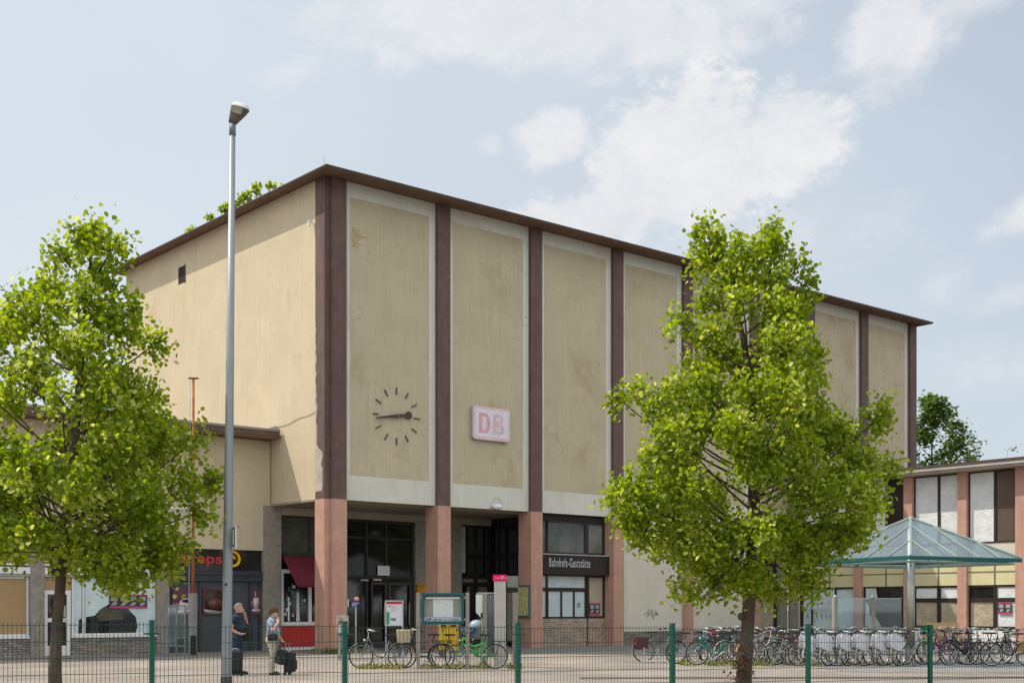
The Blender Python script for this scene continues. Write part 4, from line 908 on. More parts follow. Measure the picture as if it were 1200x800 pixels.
m.build('print', [M('print_red', (.50, .03, .05)), M('print_green', (.03, .28, .12)), M('print_grey', (.25, .25, .30)), M('print_blue', (.10, .12, .24))], b_)
# glazed notice board
nb = at(519.5, 35.0); b_ = thing('notice_board', 'teal framed glazed notice board between two timber grey posts', 'notice board', nb, R(2))
S35 = 35.0 / FPX; zb = lambda py_: zof(py_, 35.0)
for x0, x1, n_ in ((488, 492.3, 0), (545.5, 550, 1)):
    m = MB().box((x0 - 519.5) * S35, (x1 - 519.5) * S35, -.05, .05, 0, zb(694)); m.build('post', M('post_taupe', (.27, .245, .215), .7, .15, 3), b_, bevel=.006); 
X0, X1 = (494 - 519.5) * S35, (544 - 519.5) * S35; za, zc = zb(731), zb(694.3)
m = MB(); fr = .075; m.box(X0, X0 + fr, -.09, .06, za, zc); m.box(X1 - fr, X1, -.09, .06, za, zc); m.box(X0 + fr, X1 - fr, -.089, .06, za, za + fr); m.box(X0 + fr, X1 - fr, -.089, .06, zc - fr, zc); m.build('frame', teal, b_, bevel=.01)
MB().box(X0 + fr, X1 - fr, .02, .05, za + fr, zc - fr).build('back_panel', M('board_grey_green', (.27, .275, .245), .7, .08, 2), b_)
MB().box(-.28, .27, .005, .018, za + .20, zc - .17).build('town_plan', M('plan_paper', (.52, .60, .60), .5, .12, 9), b_)
MB().box(X0 + fr, X1 - fr, .0, .004, za + fr + .01, za + .19).build('title_strip', M('strip_pale', (.46, .50, .56), .5, .05), b_)
m = MB(); x = X0 + fr + .05; random.seed(41)
while x < X1 - fr - .05:
    w_ = random.uniform(.012, .03); h_ = random.choice((.045, .045, .07)); m.box(x, x + w_, -.005, -.001, za + .105, za + .105 + h_); x += w_ + (.012 if random.random() > .18 else .05)
m.build('lettering', M('ink_blue', (.04, .06, .17)), b_)
MB().box(X0 + fr + .04, X1 - fr - .04, -.03, .015, zc - fr - .09, zc - fr - .04).build('light_tube', M('tube_white', (.62, .62, .58), .4), b_)
m = MB(); m.box(X1, X1 + .03, -.04, .02, za + .1, za + .16); m.box(X1, X1 + .03, -.04, .02, zc - .16, zc - .1); m.box(X0 - .03, X0, -.04, .02, za + .1, za + .16); m.box(X0 - .03, X0, -.04, .02, zc - .16, zc - .1); m.build('bracket', galv, b_)
# yellow letter box
yb = at(526, 42.5); b_ = thing('letter_box', 'large yellow letter box behind the notice board', 'letter box', yb)
z1 = zof(729, 42.5); ye = M('post_yellow', (.52, .335, .015), .45, .08, 2, streak=.1)
MB().box(-.31, -.004, -.2, .2, .28, z1).build('body', ye, b_, bevel=.02); MB().box(.004, .31, -.2, .2, .28, z1).build('body', ye, b_, bevel=.02)
m = MB(); m.box(-.25, -.07, -.225, -.202, z1 - .13, z1 - .07); m.box(.07, .25, -.225, -.202, z1 - .13, z1 - .07); m.build('slot', black, b_); MB().box(.05, .2, -.206, -.2005, z1 - .06, z1 - .0).build('card', whitef, b_)
MB().ring((-.16, -.204, z1 - .22), .06, .012, 'y', 14, 4, .3, 5.6).build('emblem', black, b_); m = MB(); m.box(-.22, -.14, -.05, .05, 0, .28); m.box(.14, .22, -.05, .05, 0, .28); m.build('foot', galv, b_)
# telephone columns
S36 = 36.0 / FPX
tp = at(586, 36.0); b_ = thing('telephone_column', 'tall steel telephone column with magenta top', 'telephone', tp)
z0, z1, zm = zof(680.5, 36), zof(674, 36), 2.0
MB().box(-.165, .165, -.14, .14, 0, z0 - .003).build('column', steel, b_, bevel=.01); MB().box(-.20, .19, -.16, .16, z0, z1 + .02).build('top_box', M('magenta', (.72, .006, .12), .4, .04, 2), b_)
m = MB()
for k, x in enumerate((-.13, -.09, -.05, -.01)): m.box(x, x + .022, -.166, -.161, z0 + .075, z0 + .095)
m.box(.11, .13, -.166, -.161, z0 + .075, z0 + .095); m.box(.15, .17, -.166, -.161, z0 + .075, z0 + .095)
m.box(.035, .095, -.166, -.161, z0 + .115, z0 + .135); m.box(.055, .075, -.166, -.161, z0 + .04, z0 + .1145); m.build('lettering', whitef, b_)
MB().box(-.14, -.10, .1, .12, .2, 1.9).build('cable_channel', black, b_)
tp2 = at(600.5, 36.3); b_ = thing('telephone_hood', 'grey telephone hood with taupe post and frosted glass top', 'telephone', tp2)
taupe = MATS['post_taupe']
MB().box(.0, .155, -.07, .07, 0, zof(694, 36.3)).build('post', taupe, b_, bevel=.006); MB().box(-.155, .16, -.02, .02, zof(688, 36.3), zof(674.5, 36.3)).build('glass_top', M('frosted_green', (.20, .25, .22), .3, .15, 3), b_)
MB().box(-.155, .155, -.05, .05, zof(693.5, 36.3), zof(688.2, 36.3)).build('rail', black, b_); MB().box(-.155, -.01, -.06, .06, .75, zof(694, 36.3)).build('housing', M('phone_dark', (.10, .095, .085), .5, .4, 6), b_)
tp3 = at(566, 36.0); b_ = thing('telephone_booth', 'open glass telephone booth with a white sunlit side panel', 'telephone', tp3)
m = MB(); m.box(.0, .12, -.06, .06, 0, zof(695.5, 36)); m.build('post', taupe, b_, bevel=.006); MB().box(-.18, .36, -.03, .03, zof(695.2, 36), zof(693.8, 36)).build('top_rail', galv, b_)
m = MB().prism([(-.20, -.02, zof(696, 36)), (-.01, -.02, zof(696, 36)), (-.01, -.02, zof(725, 36)), (-.20, -.02, zof(717, 36))], (0, .04, 0)); m.build('side_panel', whitef, b_)
m = MB(); m.box(.13, .32, .0, .015, .3, zof(696, 36)); m.build('pane', M('booth_glass', (.09, .11, .12), .1, .3, 2, coat=.6), b_)
m = MB(); m.box(-.36, -.01, .04, .36, zof(748, 36), zof(738, 36)); m.build('shelf', M('shelf_grey', (.30, .33, .36), .4), b_, bevel=.03); MB().ell((-.18, .2, zof(734, 36)), (.24, .18, .2), 12, 8).build('phone_cowl', M('cowl_blue_grey', (.26, .33, .38), .35, .35, 4, coat=.4), b_, True)
MB().box(-.06, -.012, -.02, .02, 0, zof(717.5, 36)).build('leg', galv, b_)
# ------------------------------------------------------------------ glass pyramid canopy
cp = at(1067, 38.5); ang = math.atan2(-.296, .955)
b_ = thing('glass_canopy', 'teal edged glass pyramid canopy on one steel column', 'canopy', cp, ang)
ze, za_, rC = 3.02, 4.27, 3.12
MB().tube([(0, 0, 0), (0, 0, za_ - .1)], .125, 18).build('column', steel, b_, True)
MB().tube([(0, 0, 0), (0, 0, .06)], .26, 18).build('base_plate', galv, b_)
cor = [Vector((rC * math.cos(q), rC * math.sin(q), ze)) for q in (0, math.pi / 2, math.pi, -math.pi / 2)]; apx = Vector((0, 0, za_))
rafc = M('rafter_green_grey', (.24, .30, .275), .5, .08, 2)
m = MB()
for k in range(4):
    a, b = cor[k], cor[(k + 1) % 4]; m.prism([tuple(a + Vector((0, 0, -.02))), tuple(b + Vector((0, 0, -.02))), tuple(b + Vector((0, 0, .09))), tuple(a + Vector((0, 0, .09)))], tuple(-(a + b).normalized() * .06 - Vector((0, 0, -(a + b).normalized().z * .06))))
m.build('eaves_beam', M('canopy_teal', (.012, .085, .085), .4, .1, 2), b_)
m = MB()
for k in range(4):
    a, b = cor[k], cor[(k + 1) % 4]; i1, i2 = a * .93 + Vector((0, 0, ze * .07 - .07)), b * .93 + Vector((0, 0, ze * .07 - .07)); m.tube([tuple(i1), tuple(i2)], .03, 6)
    m.tube([tuple(a * .93 + Vector((0, 0, ze * .07 - .07))), (0, 0, ze - .1)], .03, 6)
m.build('soffit_tube', rafc, b_)
hp = MB(); jk = MB(); gls = []
for k in range(4):
    a, b = cor[k], cor[(k + 1) % 4]; up = Vector((0, 0, .095)); hp.tube([tuple(a + up), tuple(apx + up)], .035, 6)
    e = (b - a)
    for t_ in (.2, .4, .6, .8):
        p = a.lerp(b, t_); m_ = min(t_, 1 - t_) * 2; q_ = (a.lerp(apx, m_) if t_ < .5 else b.lerp(apx, m_)); jk.tube([tuple(p + up), tuple(q_ + up)], .024, 6)
    gls.append((a, b))
hp.build('hip_rafter', rafc, b_); jk.build('jack_rafter', rafc, b_)
for a, b in gls:
    m = MB(); nrm = (b - a).cross(apx - a).normalized() * .012; nrm = nrm if nrm.z > 0 else -nrm
    m.prism([tuple(a + Vector((0, 0, .07))), tuple(b + Vector((0, 0, .07))), tuple(apx + Vector((0, 0, .07)))], tuple(nrm)); m.build('glass_pane', canglass, b_)
MB().ell((0, 0, za_ + .07), (.09, .09, .07), 12, 8).build('finial', rafc, b_, True)
c2 = b_.copy(); COL.objects.link(c2); c2.location = (25, 43.6, 0); c2.scale = (1.15, 1.15, 1.2); c2['label'] = 'taller glass pyramid canopy seen only mirrored in the entrance glass'
for ch in list(b_.children): c_ = ch.copy(); COL.objects.link(c_); c_.parent = c2
# glass screen under the canopy
g1 = at(978.5, 37.8); g2 = at(1062, 38.6); gs = thing('glass_screen', 'low clear glass screen on taupe posts left of the canopy column', 'screen', g1, math.atan2(g2.y - g1.y, g2.x - g1.x)); ln = (g2 - g1).length
zt = zof(699, 38)
for k, x in enumerate((0, ln * .52)): o = MB().box(x - .065, x + .065, -.06, .06, 0, zt).build('post', taupe, gs, bevel=.006); MB().ell((x, 0, zt + .02), (.04, .04, .03), 8, 6).build('cap', whitef, o)
m = MB(); m.box(.07, ln * .52 - .07, -.006, .006, .5, zt - .06); m.box(ln * .52 + .07, ln - .16, -.006, .006, .5, zt - .06); m.build('pane', glass, gs); m = MB(); m.box(.07, ln * .52 - .07, -.015, .015, zt - .058, zt - .03); m.box(ln * .52 + .07, ln - .16, -.015, .015, zt - .058, zt - .03); m.build('rail', galv, gs)
wb = at(1105, 43.5); o = B(-.52, .52, -.02, .02, .5, zof(729, 43.5)); 
b_ = thing('timber_board', 'plain tan timber board standing behind the purple bicycle', 'board', wb); o.build('panel', M('tan_ply', (.40, .28, .15), .8, .12, 3), b_); m = MB(); m.box(-.45, -.39, .02, .06, 0, 1.1); m.box(.39, .45, .02, .06, 0, 1.1); m.build('leg', taupe, b_)

# ------------------------------------------------------------------ bicycles
WR = .34
rub = M('tyre_rubber', (.018, .018, .018), .8, .2, 4); alu = M('bicycle_alloy', (.50, .50, .50), .35, .15, 6, metal=.8); sadm = M('saddle_black', (.022, .02, .02), .6, .2, 6)
def wheel_meshes():
    t = MB(); t.ring((0, 0, 0), WR - .016, .017, 'y', 30, 7); tm = t.mesh('tyre', rub); tm.polygons.foreach_set('use_smooth', [True] * len(tm.polygons))
    r = MB(); r.ring((0, 0, 0), WR - .040, .011, 'y', 30, 5); r.tube([(0, -.045, 0), (0, .045, 0)], .022, 8)
    for k in range(18):
        a = 2 * math.pi * k / 18; b = a + (.35 if k % 2 else -.35); y = .035 if k % 2 else -.035
        r.tube([(.02 * math.cos(b), y, .02 * math.sin(b)), ((WR - .045) * math.cos(a), 0, (WR - .045) * math.sin(a))], .0016, 3, cap=False)
    return tm, r.mesh('rim', alu)
TYRE, RIM = wheel_meshes(); BM = {}
def cached(key, f):
    if key not in BM: BM[key] = f()
    return BM[key]
def paintmat(nm, c): return M('bicycle_' + nm, c, .35, .12, 5, coat=.4)
def addm(name, me, parent, mats=None):
    o = bpy.data.objects.new(name, me); COL.objects.link(o); o.parent = parent; return o
RA, FA, BB = Vector((-.53, 0, WR)), Vector((.53, 0, WR)), Vector((-.10, 0, .29))
def frame_mb(kind):
    m = MB(); st_ = Vector((-.24, 0, .78)); ht, hb = Vector((.34, 0, .86)), Vector((.38, 0, .68))
    if kind == 'diamond':
        for a, b, r in ((BB, st_, .016), (st_ + Vector((0, 0, -.02)), ht, .016), (BB, hb, .018), (hb, ht, .020)): m.tube([a, b], r, 8)
    elif kind == 'step':
        m.tube([BB, st_], .016, 8); m.tube([BB + Vector((.0, 0, .02)), Vector((.10, 0, .33)), Vector((.28, 0, .56)), hb], .020, 8); m.tube([Vector((-.14, 0, .46)), Vector((.05, 0, .42)), Vector((.22, 0, .60)), ht], .014, 8); m.tube([hb, ht + Vector((-.01, 0, .04))], .020, 8)
    else:
        m.tube([Vector((-.08, 0, .34)), Vector((.12, 0, .50)), hb], .042, 8); m.tube([Vector((-.30, 0, .74)), Vector((0, 0, .62)), Vector((.12, 0, .62)), ht], .030, 8); m.tube([BB, Vector((-.30, 0, .78))], .02, 8); m.tube([hb, ht], .026, 8); m.tube([Vector((-.12, 0, .58)), Vector((-.02, 0, .40))], .03, 8)
    for y in (-.055, .055):
        m.tube([BB + Vector((0, y * .6, 0)), RA + Vector((0, y, 0))], .010, 6)
        m.tube([(st_ if kind != 'mtb' else Vector((-.2, 0, .60))) + Vector((0, y * .3, -.04)), RA + Vector((0, y, 0))], .009, 6)
    return m
def fork_mb():
    m = MB(); m.tube([(.38, 0, .69), (.40, -.05, .66), (.43, -.055, .56), (.53, -.055, WR)], .012, 6); m.tube([(.38, 0, .69), (.40, .05, .66), (.43, .055, .56), (.53, .055, WR)], .012, 6); m.tube([(.345, 0, .86), (.325, 0, .96)], .013, 6); return m
def bar_mb(kind):
    m = MB(); c = Vector((.32, 0, .99))
    if kind == 'flat': pts = [(.27, -.30, .99), (.33, -.16, .98), (.35, 0, .96), (.33, .16, .98), (.27, .30, .99)]
    elif kind == 'drop': pts = [(.36, -.22, .82), (.47, -.22, .86), (.46, -.22, .96), (.36, -.20, .97), (.34, 0, .97), (.36, .20, .97), (.46, .22, .96), (.47, .22, .86), (.36, .22, .82)]
    else: pts = [(.05, -.27, 1.03), (.20, -.29, 1.04), (.34, -.22, 1.08), (.36, -.07, 1.03), (.33, 0, .99), (.36, .07, 1.03), (.34, .22, 1.08), (.20, .29, 1.04), (.05, .27, 1.03)]
    m.tube(pts, .012, 6); m.tube([(.33, 0, .93), (.335, 0, .99)], .014, 6); return m
def grip_mb(kind):
    m = MB()
    for s in (-1, 1):
        if kind == 'flat': m.tube([(.255, s * .32, .99), (.30, s * .22, .985)], .018, 6); m.tube([(.30, s * .2, .975), (.36, s * .26, .95)], .006, 4)
        elif kind == 'drop': m.tube([(.36, s * .22, .82), (.47, s * .22, .86)], .017, 6)
        else: m.tube([(.03, s * .27, 1.03), (.15, s * .285, 1.037)], .018, 6); m.tube([(.2, s * .3, 1.03), (.30, s * .27, 1.0)], .006, 4)
    return m
def saddle_mb():
    m = MB(); z = .90; m.prism([(-.40, -.085, z), (-.42, 0, z + .005), (-.40, .085, z), (-.28, .075, z), (-.16, .022, z), (-.10, .015, z - .005), (-.10, -.015, z - .005), (-.16, -.022, z), (-.28, -.075, z)], (0, 0, .045)); m.tube([(-.24, 0, .76), (-.268, 0, .9)], .013, 6); return m
def guard_mb(front):
    c = FA if front else RA; m = MB(); a0, a1 = (R(15), R(150)) if front else (R(10), R(195)); n = 14; r = WR + .022
    for i in range(n):
        q0, q1 = a0 + (a1 - a0) * i / n, a0 + (a1 - a0) * (i + 1) / n
        P = lambda q, y, rr: (c.x + rr * math.cos(q), y, c.z + rr * math.sin(q))
        m.prism([P(q0, -.027, r), P(q1, -.027, r), P(q1, .027, r), P(q0, .027, r)], ((P(q0, 0, r + .006)[0] - P(q0, 0, r)[0]), 0, (P(q0, 0, r + .006)[2] - P(q0, 0, r)[2])))
    q = a1 - .1 if not front else a0 + .1
    for y in (-.05, .05): m.tube([(c.x, y, c.z), (c.x + r * math.cos(q), y * .6, c.z + r * math.sin(q))], .003, 4)
    return m
def crank_mb():
    m = MB(); m.ring((BB.x, -.05, BB.z), .095, .006, 'y', 20, 4); m.tube([(BB.x, -.06, BB.z), (BB.x + .12, -.075, BB.z - .11)], .009, 5); m.tube([(BB.x, .06, BB.z), (BB.x - .12, .075, BB.z + .11)], .009, 5)
    m.box(BB.x + .08, BB.x + .17, -.16, -.08, BB.z - .125, BB.z - .10); m.box(BB.x - .17, BB.x - .08, .08, .16, BB.z + .10, BB.z + .125)
    m.tube([(BB.x, -.05, BB.z + .095), (RA.x, -.05, RA.z + .04)], .005, 4); m.tube([(BB.x, -.05, BB.z - .095), (RA.x, -.05, RA.z - .04)], .005, 4); m.ring((RA.x, -.05, RA.z), .04, .006, 'y', 12, 4); m.tube([(BB.x, -.06, BB.z), (BB.x, .06, BB.z)], .025, 8)
    return m
def rack_mb():
    m = MB(); z = .76
    for y in (-.06, 0, .06): m.tube([(-.80, y, z), (-.36, y, z)], .006, 4)
    for x in (-.80, -.6, -.42): m.tube([(x, -.06, z), (x, .06, z)], .006, 4)
    for y in (-.06, .06): m.tube([(-.66, y, z), (RA.x, y, RA.z)], .006, 4); m.tube([(-.42, y, z), (RA.x, y, RA.z)], .006, 4)
    return m
def basket_mb():
    m = MB(); x0, x1, z0, z1 = .42, .70, .80, 1.04
    for zz, k in ((z0, .85), (z0 + .08, .9), (z0 + .16, .95), (z1, 1.)):
        cx_ = (x0 + x1) / 2; hx, hy = (x1 - x0) / 2 * k, .17 * k; m.tube([(cx_ - hx, -hy, zz), (cx_ + hx, -hy, zz), (cx_ + hx, hy, zz), (cx_ - hx, hy, zz)], .005, 4, closed=True)
    for i in range(9):
        x = x0 + .02 + (x1 - x0 - .04) * i / 8
        for y in (-.16, .16): m.tube([(x, y * .86, z0), (x, y, z1)], .003, 3)
    for i in range(8):
        y = -.15 + .30 * i / 7
        for x in (x0, x1): m.tube([((x - .56) * .85 + .56, y * .87, z0), (x, y, z1)], .003, 3)
        m.tube([(x0 + .02, y * .87, z0), (x1 - .02, y * .87, z0)], .003, 3)
    return m
def sm(me): me.polygons.foreach_set('use_smooth', [True] * len(me.polygons)); return me
def bicycle(label, px_, Y, yaw, col, kind='diamond', bars='flat', guards=None, rack=True, basket=None, bag=None, seat=None, lean=3., rim=None, tail=False, group='bicycles parked outside the station', skirt=None, lamp=True, box_=None, gx=None):
    p = at(px_, Y); root = thing('bicycle', label, 'bicycle', p, R(yaw), group); yaw += random.uniform(-7, 7); root.rotation_euler = (R(lean + random.uniform(-3.5, 3.5)), 0, R(yaw))
    pm = paintmat(*col)
    addm('frame', cached((kind, col[0]), lambda: sm(frame_mb(kind).mesh('frame', pm))), root)
    addm('fork', cached(('fork', col[0]), lambda: sm(fork_mb().mesh('fork', pm))), root)
    for c in (FA, RA):
        w = addm('wheel', TYRE, root); w.location = c; w.rotation_euler = (0, random.uniform(0, 6), R(random.uniform(-14, 14)) if c is FA else 0)
        r = RIM
        if rim: r = cached(('rim', rim[0]), lambda: (lambda q: (q.materials.clear(), q.materials.append(M('rim_' + rim[0], rim[1], .45, .2, 5)), q)[2])(RIM.copy()))
        addm('rim', r, w)
    hb = addm('handlebar', cached(('bar', bars), lambda: sm(bar_mb(bars).mesh('handlebar', alu))), root); addm('grip', cached(('grip', bars), lambda: grip_mb(bars).mesh('grip', sadm)), hb)
    sc_ = seat or ('black', (.022, .02, .02)); addm('saddle', cached(('saddle', sc_[0]), lambda: saddle_mb().mesh('saddle', M('saddle_' + sc_[0], sc_[1], .6, .2, 6))), root)
    addm('crankset', cached('crank', lambda: crank_mb().mesh('crankset', alu)), root)
    if guards:
        gm = M('mudguard_' + guards[0], guards[1], .4, .1, 5, coat=.3)
        for f_ in (True, False): addm('mudguard', cached(('guard', f_, guards[0]), lambda: guard_mb(f_).mesh('mudguard', gm)), root)
    if rack: addm('rack', cached('rack', lambda: rack_mb().mesh('rack', sadm)), root)
    if lamp:
        l = addm('headlight', cached('lamp', lambda: MB().ell((.44, 0, .78), (.045, .04, .04), 8, 6).mesh('headlight', alu)), root)
        addm('tail_light', cached('tail', lambda: MB().box(-.885, -.86, -.035, .035, .56, .62).mesh('tail_light', M('reflector_red', (.45, .02, .015), .25))), root)
    if basket: addm('basket', cached(('basket', basket[0]), lambda: basket_mb().mesh('basket', M('basket_' + basket[0], basket[1], .6))), root)
    if bag:
        def f():
            m = MB()
            for s in (-1, 1): m.prism([(-.80, s * .075, .74), (-.42, s * .075, .74), (-.44, s * .075, .42), (-.72, s * .075, .40), (-.80, s * .075, .48)], (0, s * .13, 0))
            return m.mesh('pannier', M('pannier_' + bag[0], bag[1], .8, .15, 5))
        addm('pannier', cached(('bag', bag[0]), f), root)
    if box_:
        def f2():
            m = MB(); x0, x1, z0, z1 = box_[2]; m.prism([(x0, -.17, z0), (x1, -.17, z0), (x1 + .02, -.17, z1), (x0 - .02, -.17, z1)], (0, .34, 0)); m.tube([(x0, -.175, z1 - .02), (x1, -.175, z1 - .02)], .012, 5); return m.mesh('carrier_bag', M('carrier_' + box_[0], box_[1], .8, .2, 5))
        addm('carrier_bag', cached(('box', box_[0]), f2), root)
    if skirt:
        def f3():
            m = MB()
            for s in (-1, 1): m.prism([(RA.x + (WR + .01) * math.cos(q), s * .045, RA.z + (WR + .01) * math.sin(q)) for q in np.linspace(R(-5), R(175), 12)], (0, s * .006, 0))
            return m.mesh('skirt_guard', M('skirt_' + skirt[0], skirt[1], .6, .15, 4))
        addm('skirt_guard', cached(('skirt', skirt[0]), f3), root)
    return root
BLK = ('black', (.02, .02, .022)); GRY = ('grey', (.16, .17, .18)); SIL = ('silver', (.42, .44, .46)); NAVY = ('navy', (.02, .03, .08)); TEA = ('teal', (.01, .20, .16)); GRN = ('green', (.05, .33, .05))
PUR = ('purple', (.09, .012, .07)); WHT = ('white', (.55, .55, .53)); RED = ('red', (.34, .02, .02)); DGR = ('dark_green', (.02, .06, .04)); SBL = ('steel_blue', (.16, .22, .30)); CRM = ('cream', (.45, .40, .28))
CREAMRIM = ('cream', (.50, .46, .34))
# four by the notice board
bicycle('grey city bicycle with a cream carrier bag before the timetable stand', 446, 35.4, 188, GRY, 'step', 'high', ('pale', (.55, .56, .55)), box_=('cream', (.42, .36, .24), (-.80, -.46, .72, 1.06)), lean=-4)
bicycle('black roadster bicycle leaning on the left notice board post', 497, 35.6, 172, BLK, 'step', 'high', ('black_white', (.40, .40, .40)), lean=4)
bicycle('dark blue bicycle with wire basket and blue box under the notice board', 536, 35.8, 30, NAVY, 'step', 'high', ('navy', (.02, .03, .09)), basket=('wire', (.10, .09, .06)), box_=('blue', (.04, .09, .17), (.18, .46, .95, 1.13)), lean=2)
bicycle('bright green and silver mountain bicycle beside the telephone booth', 558, 35.1, 184, GRN, 'mtb', 'flat', None, rack=True, lean=4, seat=('dark', (.02, .02, .02)))
# the long rack, left to right
bicycle('grey bicycle with dark red panniers at the left end of the rack', 774, 39.5, 8, GRY, 'step', 'high', ('grey', (.25, .25, .25)), bag=('maroon', (.10, .025, .03)), lean=-3)
bicycle('steel blue touring bicycle beside the one with red panniers', 812, 38.4, 12, SBL, 'diamond', 'drop', None, lean=3)
bicycle('teal bicycle with teal mudguards left of the lime trunk', 838, 37.4, 176, TEA, 'step', 'high', ('teal', (.01, .22, .18)), rim=CREAMRIM, lean=3)
bicycle('black bicycle with a bright red saddle behind the teal one', 846, 39.2, 20, BLK, 'diamond', 'flat', ('black', (.02, .02, .02)), seat=('red', (.50, .02, .03)), lean=-3)
bicycle('dark navy bicycle with drop bars between steel blue and teal ones', 828, 40.0, 35, NAVY, 'diamond', 'drop', None, lean=2)
bicycle('silver bicycle half hidden behind the lime trunk', 868, 38.6, 24, SIL, 'step', 'high', ('silver', (.42, .43, .44)), lean=-2)
bicycle('dark green bicycle turned end on behind the lime trunk', 862, 40.6, 62, DGR, 'diamond', 'flat', ('green', (.02, .07, .04)), lean=2)
bicycle('cream wheeled white bicycle just right of the lime trunk', 893, 37.6, 18, WHT, 'step', 'high', ('cream', (.45, .41, .30)), rim=CREAMRIM, lean=-3)
bicycle('grey bicycle with cream wheels second right of the trunk', 908, 37.3, 150, GRY, 'diamond', 'flat', ('cream', (.45, .41, .30)), rim=CREAMRIM, lean=3)
bicycle('white bicycle with a crimson saddle before the papered door', 912, 39.0, 30, WHT, 'step', 'flat', None, seat=('crimson', (.42, .015, .04)), lean=-3)
bicycle('red framed bicycle with pale mudguards near the papered door', 925, 38.2, 155, RED, 'diamond', 'flat', ('pale', (.55, .56, .55)), lean=2)
bicycle('black bicycle with silver fork left of the green fence post', 929, 37.5, 8, BLK, 'diamond', 'flat', ('silver', (.42, .43, .44)), lean=-4)
bicycle('dark green bicycle in the back row before the shuttle window', 948, 40.4, 50, DGR, 'step', 'high', ('green', (.02, .07, .04)), lean=3)
bicycle('slim black racing bicycle with large bare wheels by the shuttle window', 959, 36.8, 176, BLK, 'diamond', 'drop', None, rack=False, lamp=False, lean=2)
bicycle('grey bicycle in the back row behind the silver hire bicycles', 990, 40.8, 66, GRY, 'step', 'high', None, lean=2)
bicycle('dark bicycle with a turquoise and orange saddle cover', 1008, 40.2, 60, DGR, 'diamond', 'flat', None, seat=('turquoise', (.02, .25, .22)), box_=('orange', (.45, .08, .02), (-.44, -.34, .80, .89)), lean=-2)
bicycle('black bicycle with a wire front basket behind the silver guards', 1052, 40.6, 70, BLK, 'step', 'high', None, basket=('dark', (.05, .05, .05)), lean=2)
bicycle('navy bicycle in the back row left of the red saddle', 838, 40.9, 40, NAVY, 'step', 'high', ('navy', (.02, .03, .09)), lean=3)
bicycle('grey bicycle in the back row right of the red saddle', 858, 41.2, 28, GRY, 'step', 'high', ('grey', (.25, .25, .25)), lean=-3)
bicycle('silver drop handlebar bicycle at the back by the trunk', 884, 40.6, 48, SIL, 'diamond', 'drop', None, lean=2)
bicycle('teal green bicycle at the back before the papered door', 902, 41.0, 38, TEA, 'step', 'high', None, basket=('dark', (.05, .05, .05)), lean=-2)
bicycle('black bicycle at the back before the stone annex corner', 922, 41.0, 55, BLK, 'diamond', 'flat', ('black', (.02, .02, .02)), lean=3)
bicycle('steel blue bicycle between trunk and cream wheeled bicycles', 898, 38.3, 165, SBL, 'step', 'high', None, lean=2)
bicycle('silver bicycle at the back left of the shuttle window', 940, 39.6, 30, SIL, 'step', 'high', ('silver', (.42, .43, .44)), lean=-3)
bicycle('plum bicycle at the back behind the purple one', 1108, 41.0, 62, ('plum', (.16, .02, .10)), 'step', 'high', None, lean=3)
bicycle('grey bicycle at the back by the third salmon pillar', 1141, 41.0, 48, GRY, 'diamond', 'flat', None, lean=-2)
# hire bicycles with big silver guards
for k, (px_, lab) in enumerate(((966, 'silver hire bicycle at the left end of its row'), (986, 'second silver hire bicycle from the left'), (1007, 'third silver hire bicycle from the left'), (1027, 'fourth silver hire bicycle from the left'), (1047, 'fifth silver hire bicycle from the left'), (1067, 'silver hire bicycle beside the canopy column'))):
    if k == 0:
        hire = bicycle(lab, px_, 37.0, 36, ('hire_grey', (.22, .25, .22)), 'step', 'flat', ('hire_pale', (.52, .53, .48)), rack=False, lean=2, group='silver hire bicycles')
        m = MB()
        for s in (-1, 1):
            pts = [(-.98, .56), (-.97, .84), (-.90, .92), (-.72, .93), (-.50, .83), (-.34, .66), (-.36, .46), (-.66, .44)]
            m.prism([(x, s * .065, z) for x, z in pts], (0, s * .012, 0))
        addm('advert_panel', m.mesh('advert_panel', M('hire_silver', (.60, .62, .66), .42, .06, 3, metal=.2)), hire)
        m = MB(); m.tube([(-.34, -.09, .86), (-.26, -.10, .72), (-.30, -.09, .60), (-.44, -.09, .50)], .02, 6); addm('cable_lock', m.mesh('cable_lock', sadm), hire)
    else:
        o = hire.copy(); COL.objects.link(o); o.location = at(px_, 37.0 + .05 * k); o['label'] = lab; o.rotation_euler.z = R(36 + random.uniform(-3, 3))
        for ch in list(hire.children):
            c = ch.copy(); COL.objects.link(c); c.parent = o
            for g_ in list(ch.children): d = g_.copy(); COL.objects.link(d); d.parent = c
# right of the canopy column
bicycle('yellow green bicycle just right of the canopy column', 1084, 38.4, 60, ('yellow_green', (.30, .32, .05)), 'step', 'flat', ('pale', (.55, .56, .55)), box_=('green', (.01, .20, .07), (.38, .58, .86, 1.10)), lean=2)
bicycle('purple bicycle in front of the timber board', 1112, 37.6, 172, PUR, 'step', 'high', None, lean=3)
bicycle('magenta framed bicycle behind the purple one', 1099, 39.2, 24, ('plum', (.16, .02, .10)), 'step', 'flat', ('black', (.02, .02, .02)), lean=-3)
bicycle('black mountain bicycle with broad tyres under the timber board', 1128, 37.4, 205, BLK, 'mtb', 'flat', None, lean=2, rack=False)
bicycle('cream bicycle in the back row before the salmon pillar', 1120, 40.5, 55, CRM, 'step', 'high', None, lean=2)
bicycle('white bicycle with tall bars leaning by the salmon pillar', 1136, 39.8, 70, WHT, 'step', 'high', None, lean=-3)
bicycle('dark green city bicycle with white wheel right of the pillar', 1151, 37.9, 168, DGR, 'step', 'high', ('green', (.02, .07, .04)), rim=('white', (.60, .60, .58)), lean=3)
bicycle('black bicycle with basket before the annex window poster', 1166, 38.2, 24, BLK, 'step', 'high', ('black', (.02, .02, .02)), basket=('dark', (.05, .05, .05)), lean=-2)
